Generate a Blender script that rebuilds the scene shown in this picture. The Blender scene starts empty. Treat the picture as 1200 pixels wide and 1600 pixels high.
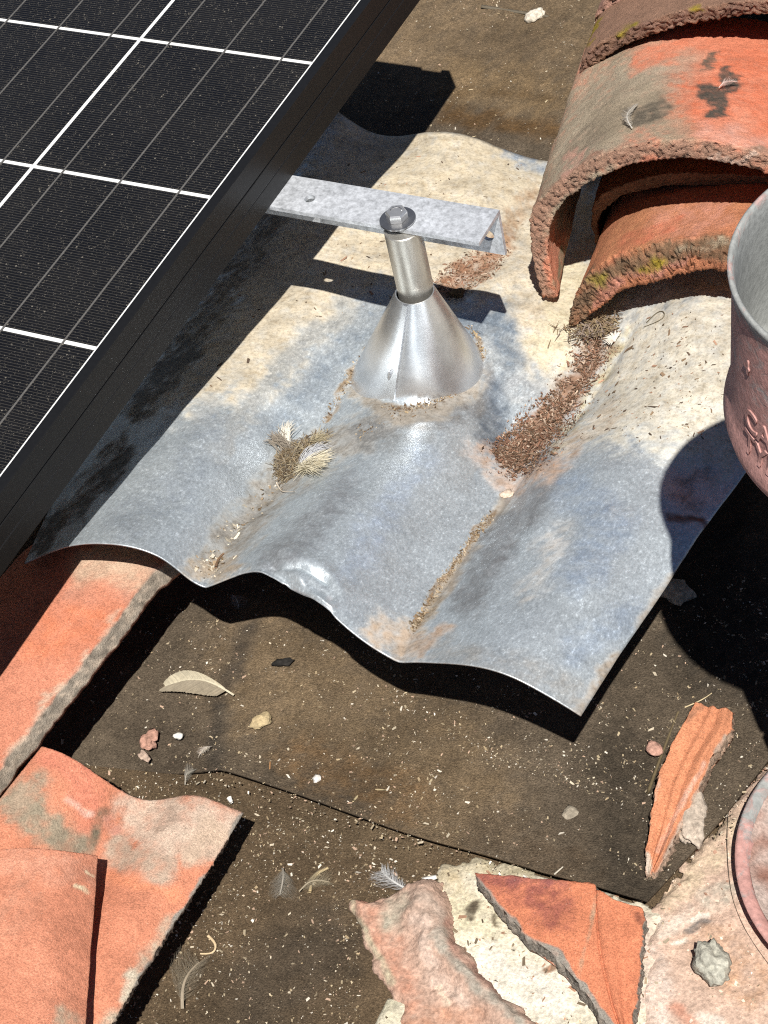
import bpy, bmesh, math, random
import numpy as np
from mathutils import Vector, Matrix, noise

random.seed(7)
rng = np.random.default_rng(7)
scene = bpy.context.scene
COL = scene.collection

# ------------------------------------------------------------------ camera
# rows: image right, image down, view direction, in roof coordinates
# (X across the roof, Y up the slope, Z off the roof)
RC = np.array([[0.88650157, 0.42814143, -0.17552744],
               [0.21110709, -0.71177177, -0.66993637],
               [-0.41176299, 0.55684456, -0.72137048]])
CAMPOS = np.array([1.08436949, -1.11147548, 1.17591007])
FPX = 3250.0
cam_data = bpy.data.cameras.new('camera')
cam = bpy.data.objects.new('camera', cam_data)
COL.objects.link(cam)
cam_data.sensor_fit = 'VERTICAL'
cam_data.sensor_height = 36.0
cam_data.lens = 36.0 * FPX / 1600.0
cam_data.clip_start = 0.02
cam_data.clip_end = 500
rot = Matrix([[RC[0][i], -RC[1][i], -RC[2][i]] for i in range(3)])
cam.matrix_world = Matrix.Translation(Vector(CAMPOS)) @ rot.to_4x4()
scene.camera = cam

# ------------------------------------------------------------------ sky, sun, exposure
SUN = np.array([-0.345, 0.455, -1.0])          # direction the light travels
SUN = SUN / np.linalg.norm(SUN)
world = bpy.data.worlds.new('World')
scene.world = world
world.use_nodes = True
wn = world.node_tree
for n in list(wn.nodes):
    wn.nodes.remove(n)
sky = wn.nodes.new('ShaderNodeTexSky')
sky.sky_type = 'NISHITA'
sky.sun_disc = False
sky.sun_elevation = math.asin(-SUN[2])
sky.sun_rotation = math.atan2(-SUN[0], -SUN[1])
sky.altitude = 1800
sky.air_density = 0.6
sky.dust_density = 0.3
bg = wn.nodes.new('ShaderNodeBackground')
bg.inputs['Strength'].default_value = 0.05
wo = wn.nodes.new('ShaderNodeOutputWorld')
wn.links.new(sky.outputs[0], bg.inputs[0])
wn.links.new(bg.outputs[0], wo.inputs[0])
sun_data = bpy.data.lights.new('sun', 'SUN')
sun_data.energy = 5.0
sun_data.angle = math.radians(0.55)
sun_data.color = (1.0, 0.955, 0.89)
sun = bpy.data.objects.new('sun', sun_data)
COL.objects.link(sun)
sun.rotation_euler = Vector(SUN).to_track_quat('-Z', 'Y').to_euler()
sun.location = (2, -2, 5)
scene.view_settings.view_transform = 'Standard'
scene.view_settings.look = 'None'
scene.view_settings.exposure = 0.38
scene.view_settings.gamma = 1.0
scene.view_settings.use_curve_mapping = False
scene.cycles.use_denoising = False
scene.cycles.filter_width = 1.15
scene.cycles.max_bounces = 6
scene.cycles.transparent_max_bounces = 12


# ------------------------------------------------------------------ measuring helpers
def ray(px, py):
    return RC.T @ np.array([(px - 600.0) / FPX, (py - 800.0) / FPX, 1.0])


def at(px, py, z=0.0):
    d = ray(px, py)
    return CAMPOS + d * ((z - CAMPOS[2]) / d[2])


def on_y(px, py, y):
    d = ray(px, py)
    return CAMPOS + d * ((y - CAMPOS[1]) / d[1])


def proj(P):
    v = (np.asarray(P, float) - CAMPOS) @ RC.T
    return np.stack([600 + FPX * v[..., 0] / v[..., 2], 800 + FPX * v[..., 1] / v[..., 2]], -1)


def in_poly(pts, poly):
    poly = np.asarray(poly, float)
    x, y = pts[..., 0], pts[..., 1]
    res = np.zeros(x.shape, bool)
    n = len(poly)
    for i in range(n):
        x0, y0 = poly[i]
        x1, y1 = poly[(i + 1) % n]
        c = ((y0 > y) != (y1 > y)) & (x < (x1 - x0) * (y - y0) / (y1 - y0 + 1e-12) + x0)
        res ^= c
    return res


def seg_dist(pts, line):
    d = np.full(pts.shape[:-1], 1e9)
    line = np.asarray(line, float)
    if len(line) == 1:
        return np.linalg.norm(pts - line[0], axis=-1)
    for a, b in zip(line[:-1], line[1:]):
        ab = b - a
        t = np.clip(((pts - a) @ ab) / (ab @ ab), 0, 1)
        d = np.minimum(d, np.linalg.norm(pts - a - t[..., None] * ab, axis=-1))
    return d


def nz(P, scale, seed=0.0, octaves=3):
    return np.array([noise.fractal(Vector((p[0] * scale + seed, p[1] * scale - seed, p[2] * scale + 2 * seed)), 1.0, 2.0, octaves) for p in np.asarray(P).reshape(-1, 3)])


def smooth01(x):
    x = np.clip(x, 0, 1)
    return x * x * (3 - 2 * x)


# ------------------------------------------------------------------ mesh helpers
def mesh_obj(name, verts, faces, mat, parent=None, smooth=True):
    me = bpy.data.meshes.new(name)
    me.from_pydata([tuple(map(float, v)) for v in verts], [], [tuple(map(int, f)) for f in faces])
    me.update()
    if smooth:
        me.shade_smooth()
    o = bpy.data.objects.new(name, me)
    COL.objects.link(o)
    if mat is not None:
        me.materials.append(mat)
    if parent is not None:
        o.parent = parent
    return o


def tag(o, label, cat, group=None):
    o['label'] = label
    o['category'] = cat
    if group:
        o['group'] = group
    return o


def struct(o):
    o['kind'] = 'structure'
    return o


def stuff(o):
    o['kind'] = 'stuff'
    return o


def empty(name, loc):
    o = bpy.data.objects.new(name, None)
    o.empty_display_size = 0.02
    o.location = loc
    COL.objects.link(o)
    return o


def parent_keep(child, par):
    child.parent = par
    child.matrix_parent_inverse = Matrix.Translation(-Vector(par.location))


def set_col(o, cols, name='Col'):
    me = o.data
    a = me.color_attributes.new(name, 'FLOAT_COLOR', 'POINT')
    cols = np.asarray(cols, float)
    if cols.shape[1] == 3:
        cols = np.c_[cols, np.ones(len(cols))]
    a.data.foreach_set('color', cols.ravel().astype(np.float32))


def set_val(o, vals, name):
    a = o.data.attributes.new(name, 'FLOAT', 'POINT')
    a.data.foreach_set('value', np.asarray(vals, np.float32))


def verts_np(o):
    me = o.data
    v = np.empty(len(me.vertices) * 3, np.float32)
    me.vertices.foreach_get('co', v)
    return v.reshape(-1, 3).astype(float)


def spline(knots, vals, x):
    """natural cubic spline, vals (n, k)"""
    knots = np.asarray(knots, float)
    vals = np.asarray(vals, float)
    n = len(knots)
    h = np.diff(knots)
    A = np.zeros((n, n))
    B = np.zeros((n, vals.shape[1]))
    A[0, 0] = A[-1, -1] = 1
    for i in range(1, n - 1):
        A[i, i - 1], A[i, i], A[i, i + 1] = h[i - 1], 2 * (h[i - 1] + h[i]), h[i]
        B[i] = 3 * ((vals[i + 1] - vals[i]) / h[i] - (vals[i] - vals[i - 1]) / h[i - 1])
    c = np.linalg.solve(A, B)
    x = np.asarray(x, float)
    i = np.clip(np.searchsorted(knots, x, side='right') - 1, 0, n - 2)
    t = (x - knots[i])[:, None]
    hh = h[i][:, None]
    b = (vals[i + 1] - vals[i]) / hh - hh * (2 * c[i] + c[i + 1]) / 3
    d = (c[i + 1] - c[i]) / (3 * hh)
    return vals[i] + b * t + c[i] * t * t + d * t ** 3


def net_surface(net, nu, nv, linear_v=False, tv=None):
    """net[v][u] world points -> grid[nv][nu]"""
    net = np.asarray(net, float)
    R_, C_ = net.shape[:2]
    if C_ > 2:
        rows = np.array([spline(np.linspace(0, 1, C_), r, np.linspace(0, 1, nu)) for r in net])
    else:
        t = np.linspace(0, 1, nu)[None, :, None]
        rows = net[:, :1] * (1 - t) + net[:, 1:] * t
    tv = np.linspace(0, 1, nv) if tv is None else tv
    if R_ > 2 and not linear_v:
        g = spline(np.linspace(0, 1, R_), rows.reshape(R_, -1), tv).reshape(nv, nu, 3)
    else:
        k = np.linspace(0, 1, R_)
        flat = rows.reshape(R_, -1)
        g = np.stack([np.interp(tv, k, flat[:, j]) for j in range(flat.shape[1])], 1).reshape(nv, nu, 3)
    return g


def grid_normals(G):
    du = np.gradient(G, axis=1)
    dv = np.gradient(G, axis=0)
    n = np.cross(du, dv)
    n /= np.linalg.norm(n, axis=-1, keepdims=True) + 1e-12
    if n[..., 2].mean() < 0:
        n = -n
    return n


def shell_from_grids(name, top, bot, mat, parent=None, rim=1, jag=0.0, seed=0.0):
    """closed shell between two grids; rim side strips have `rim` subdivisions and noise `jag`"""
    nv, nu = top.shape[:2]
    V = [top.reshape(-1, 3), bot.reshape(-1, 3)]
    F = []
    idx = np.arange(nv * nu).reshape(nv, nu)
    b0 = nv * nu
    for j in range(nv - 1):
        for i in range(nu - 1):
            F.append((idx[j, i], idx[j, i + 1], idx[j + 1, i + 1], idx[j + 1, i]))
            F.append((b0 + idx[j, i], b0 + idx[j + 1, i], b0 + idx[j + 1, i + 1], b0 + idx[j, i + 1]))
    loop = [(0, i) for i in range(nu)] + [(j, nu - 1) for j in range(1, nv)] + [(nv - 1, i) for i in range(nu - 2, -1, -1)] + [(j, 0) for j in range(nv - 2, 0, -1)]
    m = len(loop)
    prev = [idx[a] for a in loop]
    cnt = 2 * nv * nu
    cen = top.reshape(-1, 3).mean(0)
    for k in range(1, rim):
        t = k / rim
        P = np.array([top[a] * (1 - t) + bot[a] * t for a in loop])
        if jag:
            nn = nz(P, 460, seed, 4)
            n2 = nz(P, 1100, seed + 9, 2)
            T_ = np.array([top[a] for a in loop])
            B_ = np.array([bot[a] for a in loop])
            tg = np.roll(T_, -3, 0) - np.roll(T_, 3, 0)
            out = np.cross(tg, B_ - T_)
            out /= np.linalg.norm(out, axis=1, keepdims=True) + 1e-12
            out *= np.sign((out * (P - cen)).sum(1, keepdims=True))
            P = P + out * (nn * jag * 1.25 + n2 * jag * 0.9 + jag * 0.3 * math.sin(math.pi * t))[:, None]
        V.append(P)
        cur = [cnt + q for q in range(m)]
        cnt += m
        for q in range(m):
            F.append((prev[q], cur[q], cur[(q + 1) % m], prev[(q + 1) % m]))
        prev = cur
    last = [b0 + idx[a] for a in loop]
    for q in range(m):
        F.append((prev[q], last[q], last[(q + 1) % m], prev[(q + 1) % m]))
    V = np.concatenate(V)
    # orient: make sure the top faces look up
    a, b, c, d = F[0]
    nrm = np.cross(V[b] - V[a], V[c] - V[a])
    if nrm[2] < 0:
        F = [f[::-1] for f in F]
    return mesh_obj(name, V, F, mat, parent)


def lathe(name, prof, mat, parent=None, seg=64, loc=(0, 0, 0), close=False, top_off=None):
    """prof: list of (r, z); top_off((z)) gives xy drift"""
    V, F = [], []
    for r, z in prof:
        ox, oy = top_off(z) if top_off else (0, 0)
        for s in range(seg):
            a = 2 * math.pi * s / seg
            V.append((loc[0] + ox + r * math.cos(a), loc[1] + oy + r * math.sin(a), loc[2] + z))
    n = len(prof)
    for k in range(n - 1 + (1 if close else 0)):
        k2 = (k + 1) % n
        for s in range(seg):
            s2 = (s + 1) % seg
            F.append((k * seg + s, k * seg + s2, k2 * seg + s2, k2 * seg + s))
    o = mesh_obj(name, V, F, mat, parent)
    bm = bmesh.new()
    bm.from_mesh(o.data)
    bmesh.ops.recalc_face_normals(bm, faces=bm.faces)
    bm.to_mesh(o.data)
    bm.free()
    o.data.shade_smooth()
    return o


def sharp(o, deg=35):
    try:
        o.data.set_sharp_from_angle(angle=math.radians(deg))
    except Exception:
        pass
    return o


def box(name, lo, hi, mat, parent=None, bevel=0.0, segs=2):
    bm = bmesh.new()
    bmesh.ops.create_cube(bm, size=1)
    lo, hi = Vector(lo), Vector(hi)
    for v in bm.verts:
        v.co = Vector(((lo[i] + hi[i]) / 2 + v.co[i] * (hi[i] - lo[i])) for i in range(3))
    if bevel:
        bmesh.ops.bevel(bm, geom=list(bm.edges), offset=bevel, segments=segs, affect='EDGES')
    me = bpy.data.meshes.new(name)
    bm.to_mesh(me)
    bm.free()
    me.materials.append(mat)
    o = bpy.data.objects.new(name, me)
    COL.objects.link(o)
    if parent:
        o.parent = parent
    return o


def plate_with_holes(name, outline, holes, zlo, zhi, mat, xf=None):
    """outline 2-D, holes list of (cx, cy, rx, ry); extruded between zlo and zhi; xf maps (x,y,z)->world"""
    bm = bmesh.new()
    edges = []

    def loop(pts):
        vs = [bm.verts.new((p[0], p[1], zlo)) for p in pts]
        for i in range(len(vs)):
            edges.append(bm.edges.new((vs[i], vs[(i + 1) % len(vs)])))
    loop(outline)
    for cx, cy, rx, ry in holes:
        loop([(cx + rx * math.cos(t), cy + ry * math.sin(t)) for t in np.linspace(0, 2 * math.pi, 24, endpoint=False)])
    r = bmesh.ops.triangle_fill(bm, use_beauty=True, use_dissolve=False, edges=edges)
    faces = [f for f in r['geom'] if isinstance(f, bmesh.types.BMFace)]
    ex = bmesh.ops.extrude_face_region(bm, geom=faces)
    for v in [g for g in ex['geom'] if isinstance(g, bmesh.types.BMVert)]:
        v.co.z = zhi
    bmesh.ops.recalc_face_normals(bm, faces=bm.faces)
    if xf:
        for v in bm.verts:
            v.co = Vector(xf(*v.co))
    me = bpy.data.meshes.new(name)
    bm.to_mesh(me)
    bm.free()
    me.materials.append(mat)
    o = bpy.data.objects.new(name, me)
    COL.objects.link(o)
    return o


def paint(P, base, layers, seed=0.0, warp=9.0):
    """stains and other colour patches: layers of (shape, points, radius, colour, strength[, softness])"""
    q = proj(P)
    w1 = nz(P, 45, seed, 3)
    w2 = nz(P, 45, seed + 31.7, 3)
    q = q + np.stack([w1, w2], 1) * warp
    cols = np.tile(np.asarray(base, float), (len(P), 1))
    brk = nz(P, 120, seed + 3, 3)
    brk2 = nz(P, 380, seed + 13, 2)
    for L in layers:
        kind, pts, rad, c, st = L[:5]
        soft = L[5] if len(L) > 5 else 0.8
        if kind == 'poly':
            ins = in_poly(q, pts)
            d = seg_dist(q, list(pts) + [pts[0]])
            d = np.where(ins, -d, d)
            w = smooth01(0.5 - d / (2 * rad))
        else:
            d = seg_dist(q, pts)
            w = smooth01((rad - d) / (rad * soft))
        w = w * st
        w = np.clip(w * (1 + 0.3 * brk) + (1.5 * brk + 1.0 * brk2) * w * (1 - w), 0, 1)[:, None]
        cols = cols * (1 - w) + np.asarray(c, float) * w
    return cols


# ------------------------------------------------------------------ materials
def newmat(name):
    m = bpy.data.materials.new(name)
    m.use_nodes = True
    nt = m.node_tree
    for n in list(nt.nodes):
        nt.nodes.remove(n)
    out = nt.nodes.new('ShaderNodeOutputMaterial')
    b = nt.nodes.new('ShaderNodeBsdfPrincipled')
    nt.links.new(b.outputs[0], out.inputs[0])
    return m, nt, b, out


class N:
    """tiny node helper"""
    def __init__(s, nt):
        s.nt = nt

    def link(s, a, b):
        s.nt.links.new(a, b)

    def val(s, sock, v):
        if isinstance(v, bpy.types.NodeSocket):
            s.link(v, sock)
        elif isinstance(v, (tuple, list)) and len(v) == 3 and sock.type == 'RGBA':
            sock.default_value = (*v, 1)
        else:
            sock.default_value = v

    def coord(s, kind='Object'):
        return s.nt.nodes.new('ShaderNodeTexCoord').outputs[kind]

    def attr(s, name, out='Color'):
        n = s.nt.nodes.new('ShaderNodeAttribute')
        n.attribute_name = name
        return n.outputs[out]

    def noise(s, vec, scale, detail=4, rough=0.6, dist=0.0):
        n = s.nt.nodes.new('ShaderNodeTexNoise')
        s.link(vec, n.inputs['Vector'])
        n.inputs['Scale'].default_value = scale
        n.inputs['Detail'].default_value = detail
        n.inputs['Roughness'].default_value = rough
        n.inputs['Distortion'].default_value = dist
        return n.outputs[0]

    def vor(s, vec, scale, out='Distance', feature='F1', rnd=1.0):
        n = s.nt.nodes.new('ShaderNodeTexVoronoi')
        n.feature = feature
        s.link(vec, n.inputs['Vector'])
        n.inputs['Scale'].default_value = scale
        n.inputs['Randomness'].default_value = rnd
        return n.outputs[out]

    def ramp(s, fac, stops):
        n = s.nt.nodes.new('ShaderNodeValToRGB')
        s.link(fac, n.inputs[0])
        e = n.color_ramp.elements
        while len(e) < len(stops):
            e.new(0.5)
        for el, (p, c) in zip(e, stops):
            el.position = p
            el.color = (c, c, c, 1) if isinstance(c, (int, float)) else (*c, 1)
        return n.outputs[0]

    def mix(s, fac, a, b, mode='MIX'):
        n = s.nt.nodes.new('ShaderNodeMix')
        n.data_type = 'RGBA'
        n.blend_type = mode
        s.val(n.inputs[0], fac)
        s.val(n.inputs[6], a)
        s.val(n.inputs[7], b)
        return n.outputs[2]

    def math(s, op, a, b=0.0):
        n = s.nt.nodes.new('ShaderNodeMath')
        n.operation = op
        s.val(n.inputs[0], a)
        s.val(n.inputs[1], b)
        return n.outputs[0]

    def scalevec(s, vec, sc):
        n = s.nt.nodes.new('ShaderNodeMapping')
        s.link(vec, n.inputs[0])
        n.inputs['Scale'].default_value = sc
        return n.outputs[0]

    def bump(s, h, strength, dist, normal=None):
        n = s.nt.nodes.new('ShaderNodeBump')
        s.val(n.inputs['Height'], h)
        n.inputs['Strength'].default_value = strength
        n.inputs['Distance'].default_value = dist
        if normal is not None:
            s.link(normal, n.inputs['Normal'])
        return n.outputs[0]


def mat_clay(name, grain=1.0, specks=0.5, pits=0.4):
    m, nt, b, out = newmat(name)
    k = N(nt)
    co = k.coord()
    base = k.attr('Col')
    big = k.noise(co, 28, 5, 0.65)
    fine = k.noise(co, 950, 2, 0.8)
    mid = k.noise(co, 210, 5, 0.8)
    c = k.mix(1.0, base, k.ramp(big, [(0.3, 0.82), (0.7, 1.14)]), 'MULTIPLY')
    c = k.mix(1.0, c, k.ramp(fine, [(0.30, 0.62), (0.5, 1.0), (0.70, 1.34)]), 'MULTIPLY')
    c = k.mix(1.0, c, k.ramp(mid, [(0.3, 0.80), (0.7, 1.16)]), 'MULTIPLY')
    v = k.vor(co, 420)
    sp = k.ramp(v, [(0.0, 1.0), (0.2, 0.0)])
    gate = k.ramp(k.noise(co, 60, 4, 0.7), [(0.44, 0.0), (0.66, 1.0)])
    c = k.mix(k.math('MULTIPLY', k.math('MULTIPLY', sp, gate), specks), c, (0.55, 0.47, 0.38))
    v2 = k.vor(k.scalevec(co, (1, 1, 1.3)), 210)
    pt = k.ramp(v2, [(0.0, 1.0), (0.12, 0.0)])
    gate2 = k.ramp(k.noise(co, 52, 3), [(0.5, 0.0), (0.6, 1.0)])
    pf = k.math('MULTIPLY', k.math('MULTIPLY', pt, gate2), pits)
    c = k.mix(pf, c, (0.05, 0.035, 0.025))
    k.link(c, b.inputs['Base Color'])
    b.inputs['Roughness'].default_value = 0.92
    b.inputs['Specular IOR Level'].default_value = 0.2
    h = k.math('ADD', k.math('MULTIPLY', fine, 0.5), k.math('MULTIPLY', mid, 0.8))
    h = k.math('SUBTRACT', h, k.math('MULTIPLY', pf, 0.6))
    k.link(k.bump(h, 0.55 * grain, 0.0026), b.inputs['Normal'])
    return m


def mat_felt(name):
    m, nt, b, out = newmat(name)
    k = N(nt)
    co = k.coord()
    base = k.attr('Col')
    big = k.noise(co, 9, 5, 0.6)
    mid = k.noise(co, 60, 5, 0.65)
    fine = k.noise(co, 800, 3, 0.75)
    c = k.mix(1.0, base, k.ramp(big, [(0.3, 0.72), (0.7, 1.25)]), 'MULTIPLY')
    c = k.mix(1.0, c, k.ramp(mid, [(0.3, 0.78), (0.7, 1.2)]), 'MULTIPLY')
    c = k.mix(1.0, c, k.ramp(fine, [(0.3, 0.5), (0.5, 0.97), (0.72, 1.6)]), 'MULTIPLY')
    c = k.mix(1.0, c, k.ramp(k.noise(co, 260, 4, 0.8), [(0.32, 0.72), (0.68, 1.28)]), 'MULTIPLY')
    # mineral grit and dry fibres bedded in the felt
    v = k.vor(co, 480)
    g = k.ramp(k.noise(co, 40, 4), [(0.42, 0.0), (0.62, 1.0)])
    sp = k.math('MULTIPLY', k.ramp(v, [(0.0, 1.0), (0.15, 0.0)]), g)
    c = k.mix(k.math('MULTIPLY', sp, 0.8), c, (0.30, 0.26, 0.19))
    k.link(c, b.inputs['Base Color'])
    b.inputs['Roughness'].default_value = 0.95
    b.inputs['Specular IOR Level'].default_value = 0.15
    h = k.math('ADD', fine, k.math('MULTIPLY', mid, 0.7))
    k.link(k.bump(h, 0.8, 0.003), b.inputs['Normal'])
    return m


def mat_sheet(name):
    m, nt, b, out = newmat(name)
    k = N(nt)
    co = k.coord()
    base = k.attr('Col')
    dust = k.attr('Dust', 'Fac')
    streak = k.scalevec(co, (1.0, 0.6, 1.0))
    fleck = k.noise(streak, 430, 3, 0.8)
    fleck2 = k.noise(streak, 900, 2, 0.7)
    mott = k.noise(co, 30, 6, 0.7, 0.8)
    fine = k.noise(co, 800, 2, 0.6)
    d2 = k.math('ADD', dust, k.math('MULTIPLY', k.math('SUBTRACT', k.noise(co, 150, 6, 0.8), 0.5), 0.9))
    dmask = k.ramp(d2, [(0.12, 0.0), (0.85, 1.0)])
    met = k.mix(1.0, base, k.ramp(fleck, [(0.34, 0.80), (0.5, 0.97), (0.60, 1.07), (0.68, 1.5)]), 'MULTIPLY')
    met = k.mix(1.0, met, k.ramp(fleck2, [(0.3, 0.88), (0.7, 1.15)]), 'MULTIPLY')
    met = k.mix(1.0, met, k.ramp(mott, [(0.28, 0.84), (0.5, 1.0), (0.72, 1.14)]), 'MULTIPLY')
    dst = k.mix(1.0, base, k.ramp(mott, [(0.28, 0.66), (0.5, 0.95), (0.72, 1.14)]), 'MULTIPLY')
    dst = k.mix(1.0, dst, k.ramp(k.noise(co, 75, 6, 0.8), [(0.3, (0.62, 0.56, 0.48)), (0.5, (0.95, 0.94, 0.92)), (0.7, (1.08, 1.08, 1.08))]), 'MULTIPLY')
    dst = k.mix(1.0, dst, k.ramp(k.noise(co, 330, 4, 0.8), [(0.32, 0.62), (0.52, 1.02), (0.75, 1.14)]), 'MULTIPLY')
    dots = k.math('MULTIPLY', k.ramp(k.vor(co, 240), [(0.0, 1.0), (0.12, 0.0)]), k.ramp(k.noise(co, 30, 3), [(0.48, 0.0), (0.60, 1.0)]))
    dst = k.mix(k.math('MULTIPLY', dots, 0.7), dst, (0.10, 0.075, 0.05))
    c = k.mix(dmask, met, dst)
    k.link(c, b.inputs['Base Color'])
    k.link(k.math('MULTIPLY', k.math('SUBTRACT', 1.0, dmask), 0.55), b.inputs['Metallic'])
    r = k.math('ADD', 0.43, k.math('MULTIPLY', dmask, 0.45))
    r = k.math('ADD', r, k.math('MULTIPLY', k.math('SUBTRACT', fleck, 0.5), 0.25))
    k.link(r, b.inputs['Roughness'])
    n1 = k.bump(k.noise(co, 22, 2, 0.4), 0.22, 0.006)
    n2 = k.bump(k.math('ADD', fine, k.math('MULTIPLY', fleck, 0.6)), 0.25, 0.0006, n1)
    k.link(n2, b.inputs['Normal'])
    return m


def mat_metal(name, col, rough=0.35, fleck=0.3, metallic=1.0, brushed=None, bump=0.1):
    m, nt, b, out = newmat(name)
    k = N(nt)
    co = k.coord()
    vec = k.scalevec(co, brushed) if brushed else co
    n1 = k.noise(vec, 260, 3, 0.7)
    n2 = k.noise(co, 45, 5, 0.65)
    c = k.mix(1.0, col, k.ramp(n1, [(0.3, 1 - fleck), (0.52, 1.0), (0.75, 1 + fleck)]), 'MULTIPLY')
    c = k.mix(1.0, c, k.ramp(n2, [(0.3, 0.86), (0.7, 1.1)]), 'MULTIPLY')
    k.link(c, b.inputs['Base Color'])
    b.inputs['Metallic'].default_value = metallic
    k.link(k.math('ADD', rough - 0.08, k.math('MULTIPLY', n2, 0.16)), b.inputs['Roughness'])
    k.link(k.bump(n1, bump, 0.0006), b.inputs['Normal'])
    return m


def mat_plain(name, col, rough=0.6, metallic=0.0, spec=0.5, var=0.15, scale=150):
    m, nt, b, out = newmat(name)
    k = N(nt)
    co = k.coord()
    n = k.noise(co, scale, 4, 0.65)
    c = k.mix(1.0, col, k.ramp(n, [(0.3, 1 - var), (0.7, 1 + var)]), 'MULTIPLY')
    k.link(c, b.inputs['Base Color'])
    b.inputs['Roughness'].default_value = rough
    b.inputs['Metallic'].default_value = metallic
    b.inputs['Specular IOR Level'].default_value = spec
    return m


def mat_col(name, rough=0.85, var=0.2, scale=300, bump=0.3, spec=0.25, transl=0.0):
    m, nt, b, out = newmat(name)
    k = N(nt)
    co = k.coord()
    n = k.noise(co, scale, 4, 0.7)
    n2 = k.noise(co, scale * 0.25, 3, 0.6)
    c = k.mix(1.0, k.attr('Col'), k.ramp(n, [(0.3, 1 - var), (0.7, 1 + var)]), 'MULTIPLY')
    c = k.mix(1.0, c, k.ramp(n2, [(0.3, 1 - var * 0.6), (0.7, 1 + var * 0.6)]), 'MULTIPLY')
    k.link(c, b.inputs['Base Color'])
    b.inputs['Roughness'].default_value = rough
    b.inputs['Specular IOR Level'].default_value = spec
    if bump:
        k.link(k.bump(n, bump, 0.0015), b.inputs['Normal'])
    if transl:
        tr = nt.nodes.new('ShaderNodeBsdfTranslucent')
        k.link(c, tr.inputs[0])
        mx = nt.nodes.new('ShaderNodeMixShader')
        mx.inputs[0].default_value = transl
        k.link(b.outputs[0], mx.inputs[1])
        k.link(tr.outputs[0], mx.inputs[2])
        k.link(mx.outputs[0], out.inputs[0])
    return m


M_CLAY = mat_clay('clay_tile', specks=0.75, pits=0.6)
M_CLAY_ROUGH = mat_clay('weathered_clay', grain=1.6, specks=0.6, pits=0.9)
M_FELT = mat_felt('roofing_felt')
M_SHEET = mat_sheet('galvanised_sheet')
M_CONE = mat_metal('bright_zinc', (0.72, 0.74, 0.77), 0.33, 0.05, metallic=0.9, bump=0.02)
M_GALV = mat_metal('spangled_zinc', (0.66, 0.69, 0.73), 0.48, 0.35, metallic=0.45)
M_PIPE = mat_metal('dull_steel_pipe', (0.58, 0.56, 0.51), 0.42, 0.12, metallic=0.8, brushed=(1, 1, 0.12))
M_BOLT = mat_metal('stainless_steel', (0.46, 0.46, 0.46), 0.28, 0.10, metallic=0.9)
M_HEX = mat_metal('polished_bolt', (0.78, 0.78, 0.77), 0.25, 0.06, metallic=0.8)
M_FRAME = mat_plain('black_anodised', (0.009, 0.009, 0.0095), 0.42, 0.0, 0.35, 0.15, 300)
M_FRAME_LINE = mat_plain('worn_edge_metal', (0.20, 0.20, 0.20), 0.4, 0.6)
M_BACKSHEET = mat_plain('white_backsheet', (0.80, 0.82, 0.82), 0.6, 0, 0.3, 0.03)
M_RIBBON = mat_plain('tinned_ribbon', (0.135, 0.13, 0.122), 0.5, 0.2, 0.4, 0.2, 400)
M_MORTAR = mat_col('mortar', 0.95, 0.30, 420, 0.7)
M_BIT = mat_col('small_litter', 0.9, 0.15, 500, 0.0)
M_FEATHER = mat_col('feather', 0.7, 0.12, 400, 0.0, 0.3, 0.25)
M_STONE = mat_col('stone', 0.9, 0.3, 350, 0.8)
M_WOOD = mat_plain('rough_timber', (0.22, 0.15, 0.08), 0.85, 0, 0.2, 0.3, 60)


def mat_cell():
    m, nt, b, out = newmat('silicon_cell')
    k = N(nt)
    co = k.coord()
    w = nt.nodes.new('ShaderNodeTexWave')
    w.bands_direction = 'Y'
    w.wave_profile = 'SIN'
    k.link(co, w.inputs['Vector'])
    w.inputs['Scale'].default_value = 0.314 / 0.0026
    w.inputs['Distortion'].default_value = 0.0
    lines = k.ramp(w.outputs[0], [(0.80, 0.0), (0.97, 1.0)])
    n = k.noise(co, 300, 3, 0.7)
    base = k.mix(1.0, (0.0035, 0.0040, 0.0058), k.ramp(n, [(0.3, 0.7), (0.7, 1.3)]), 'MULTIPLY')
    c = k.mix(k.math('MULTIPLY', lines, 0.6), base, (0.065, 0.060, 0.052))
    k.link(c, b.inputs['Base Color'])
    b.inputs['Roughness'].default_value = 0.6
    b.inputs['Specular IOR Level'].default_value = 0.08
    return m


M_CELL = mat_cell()


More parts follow.
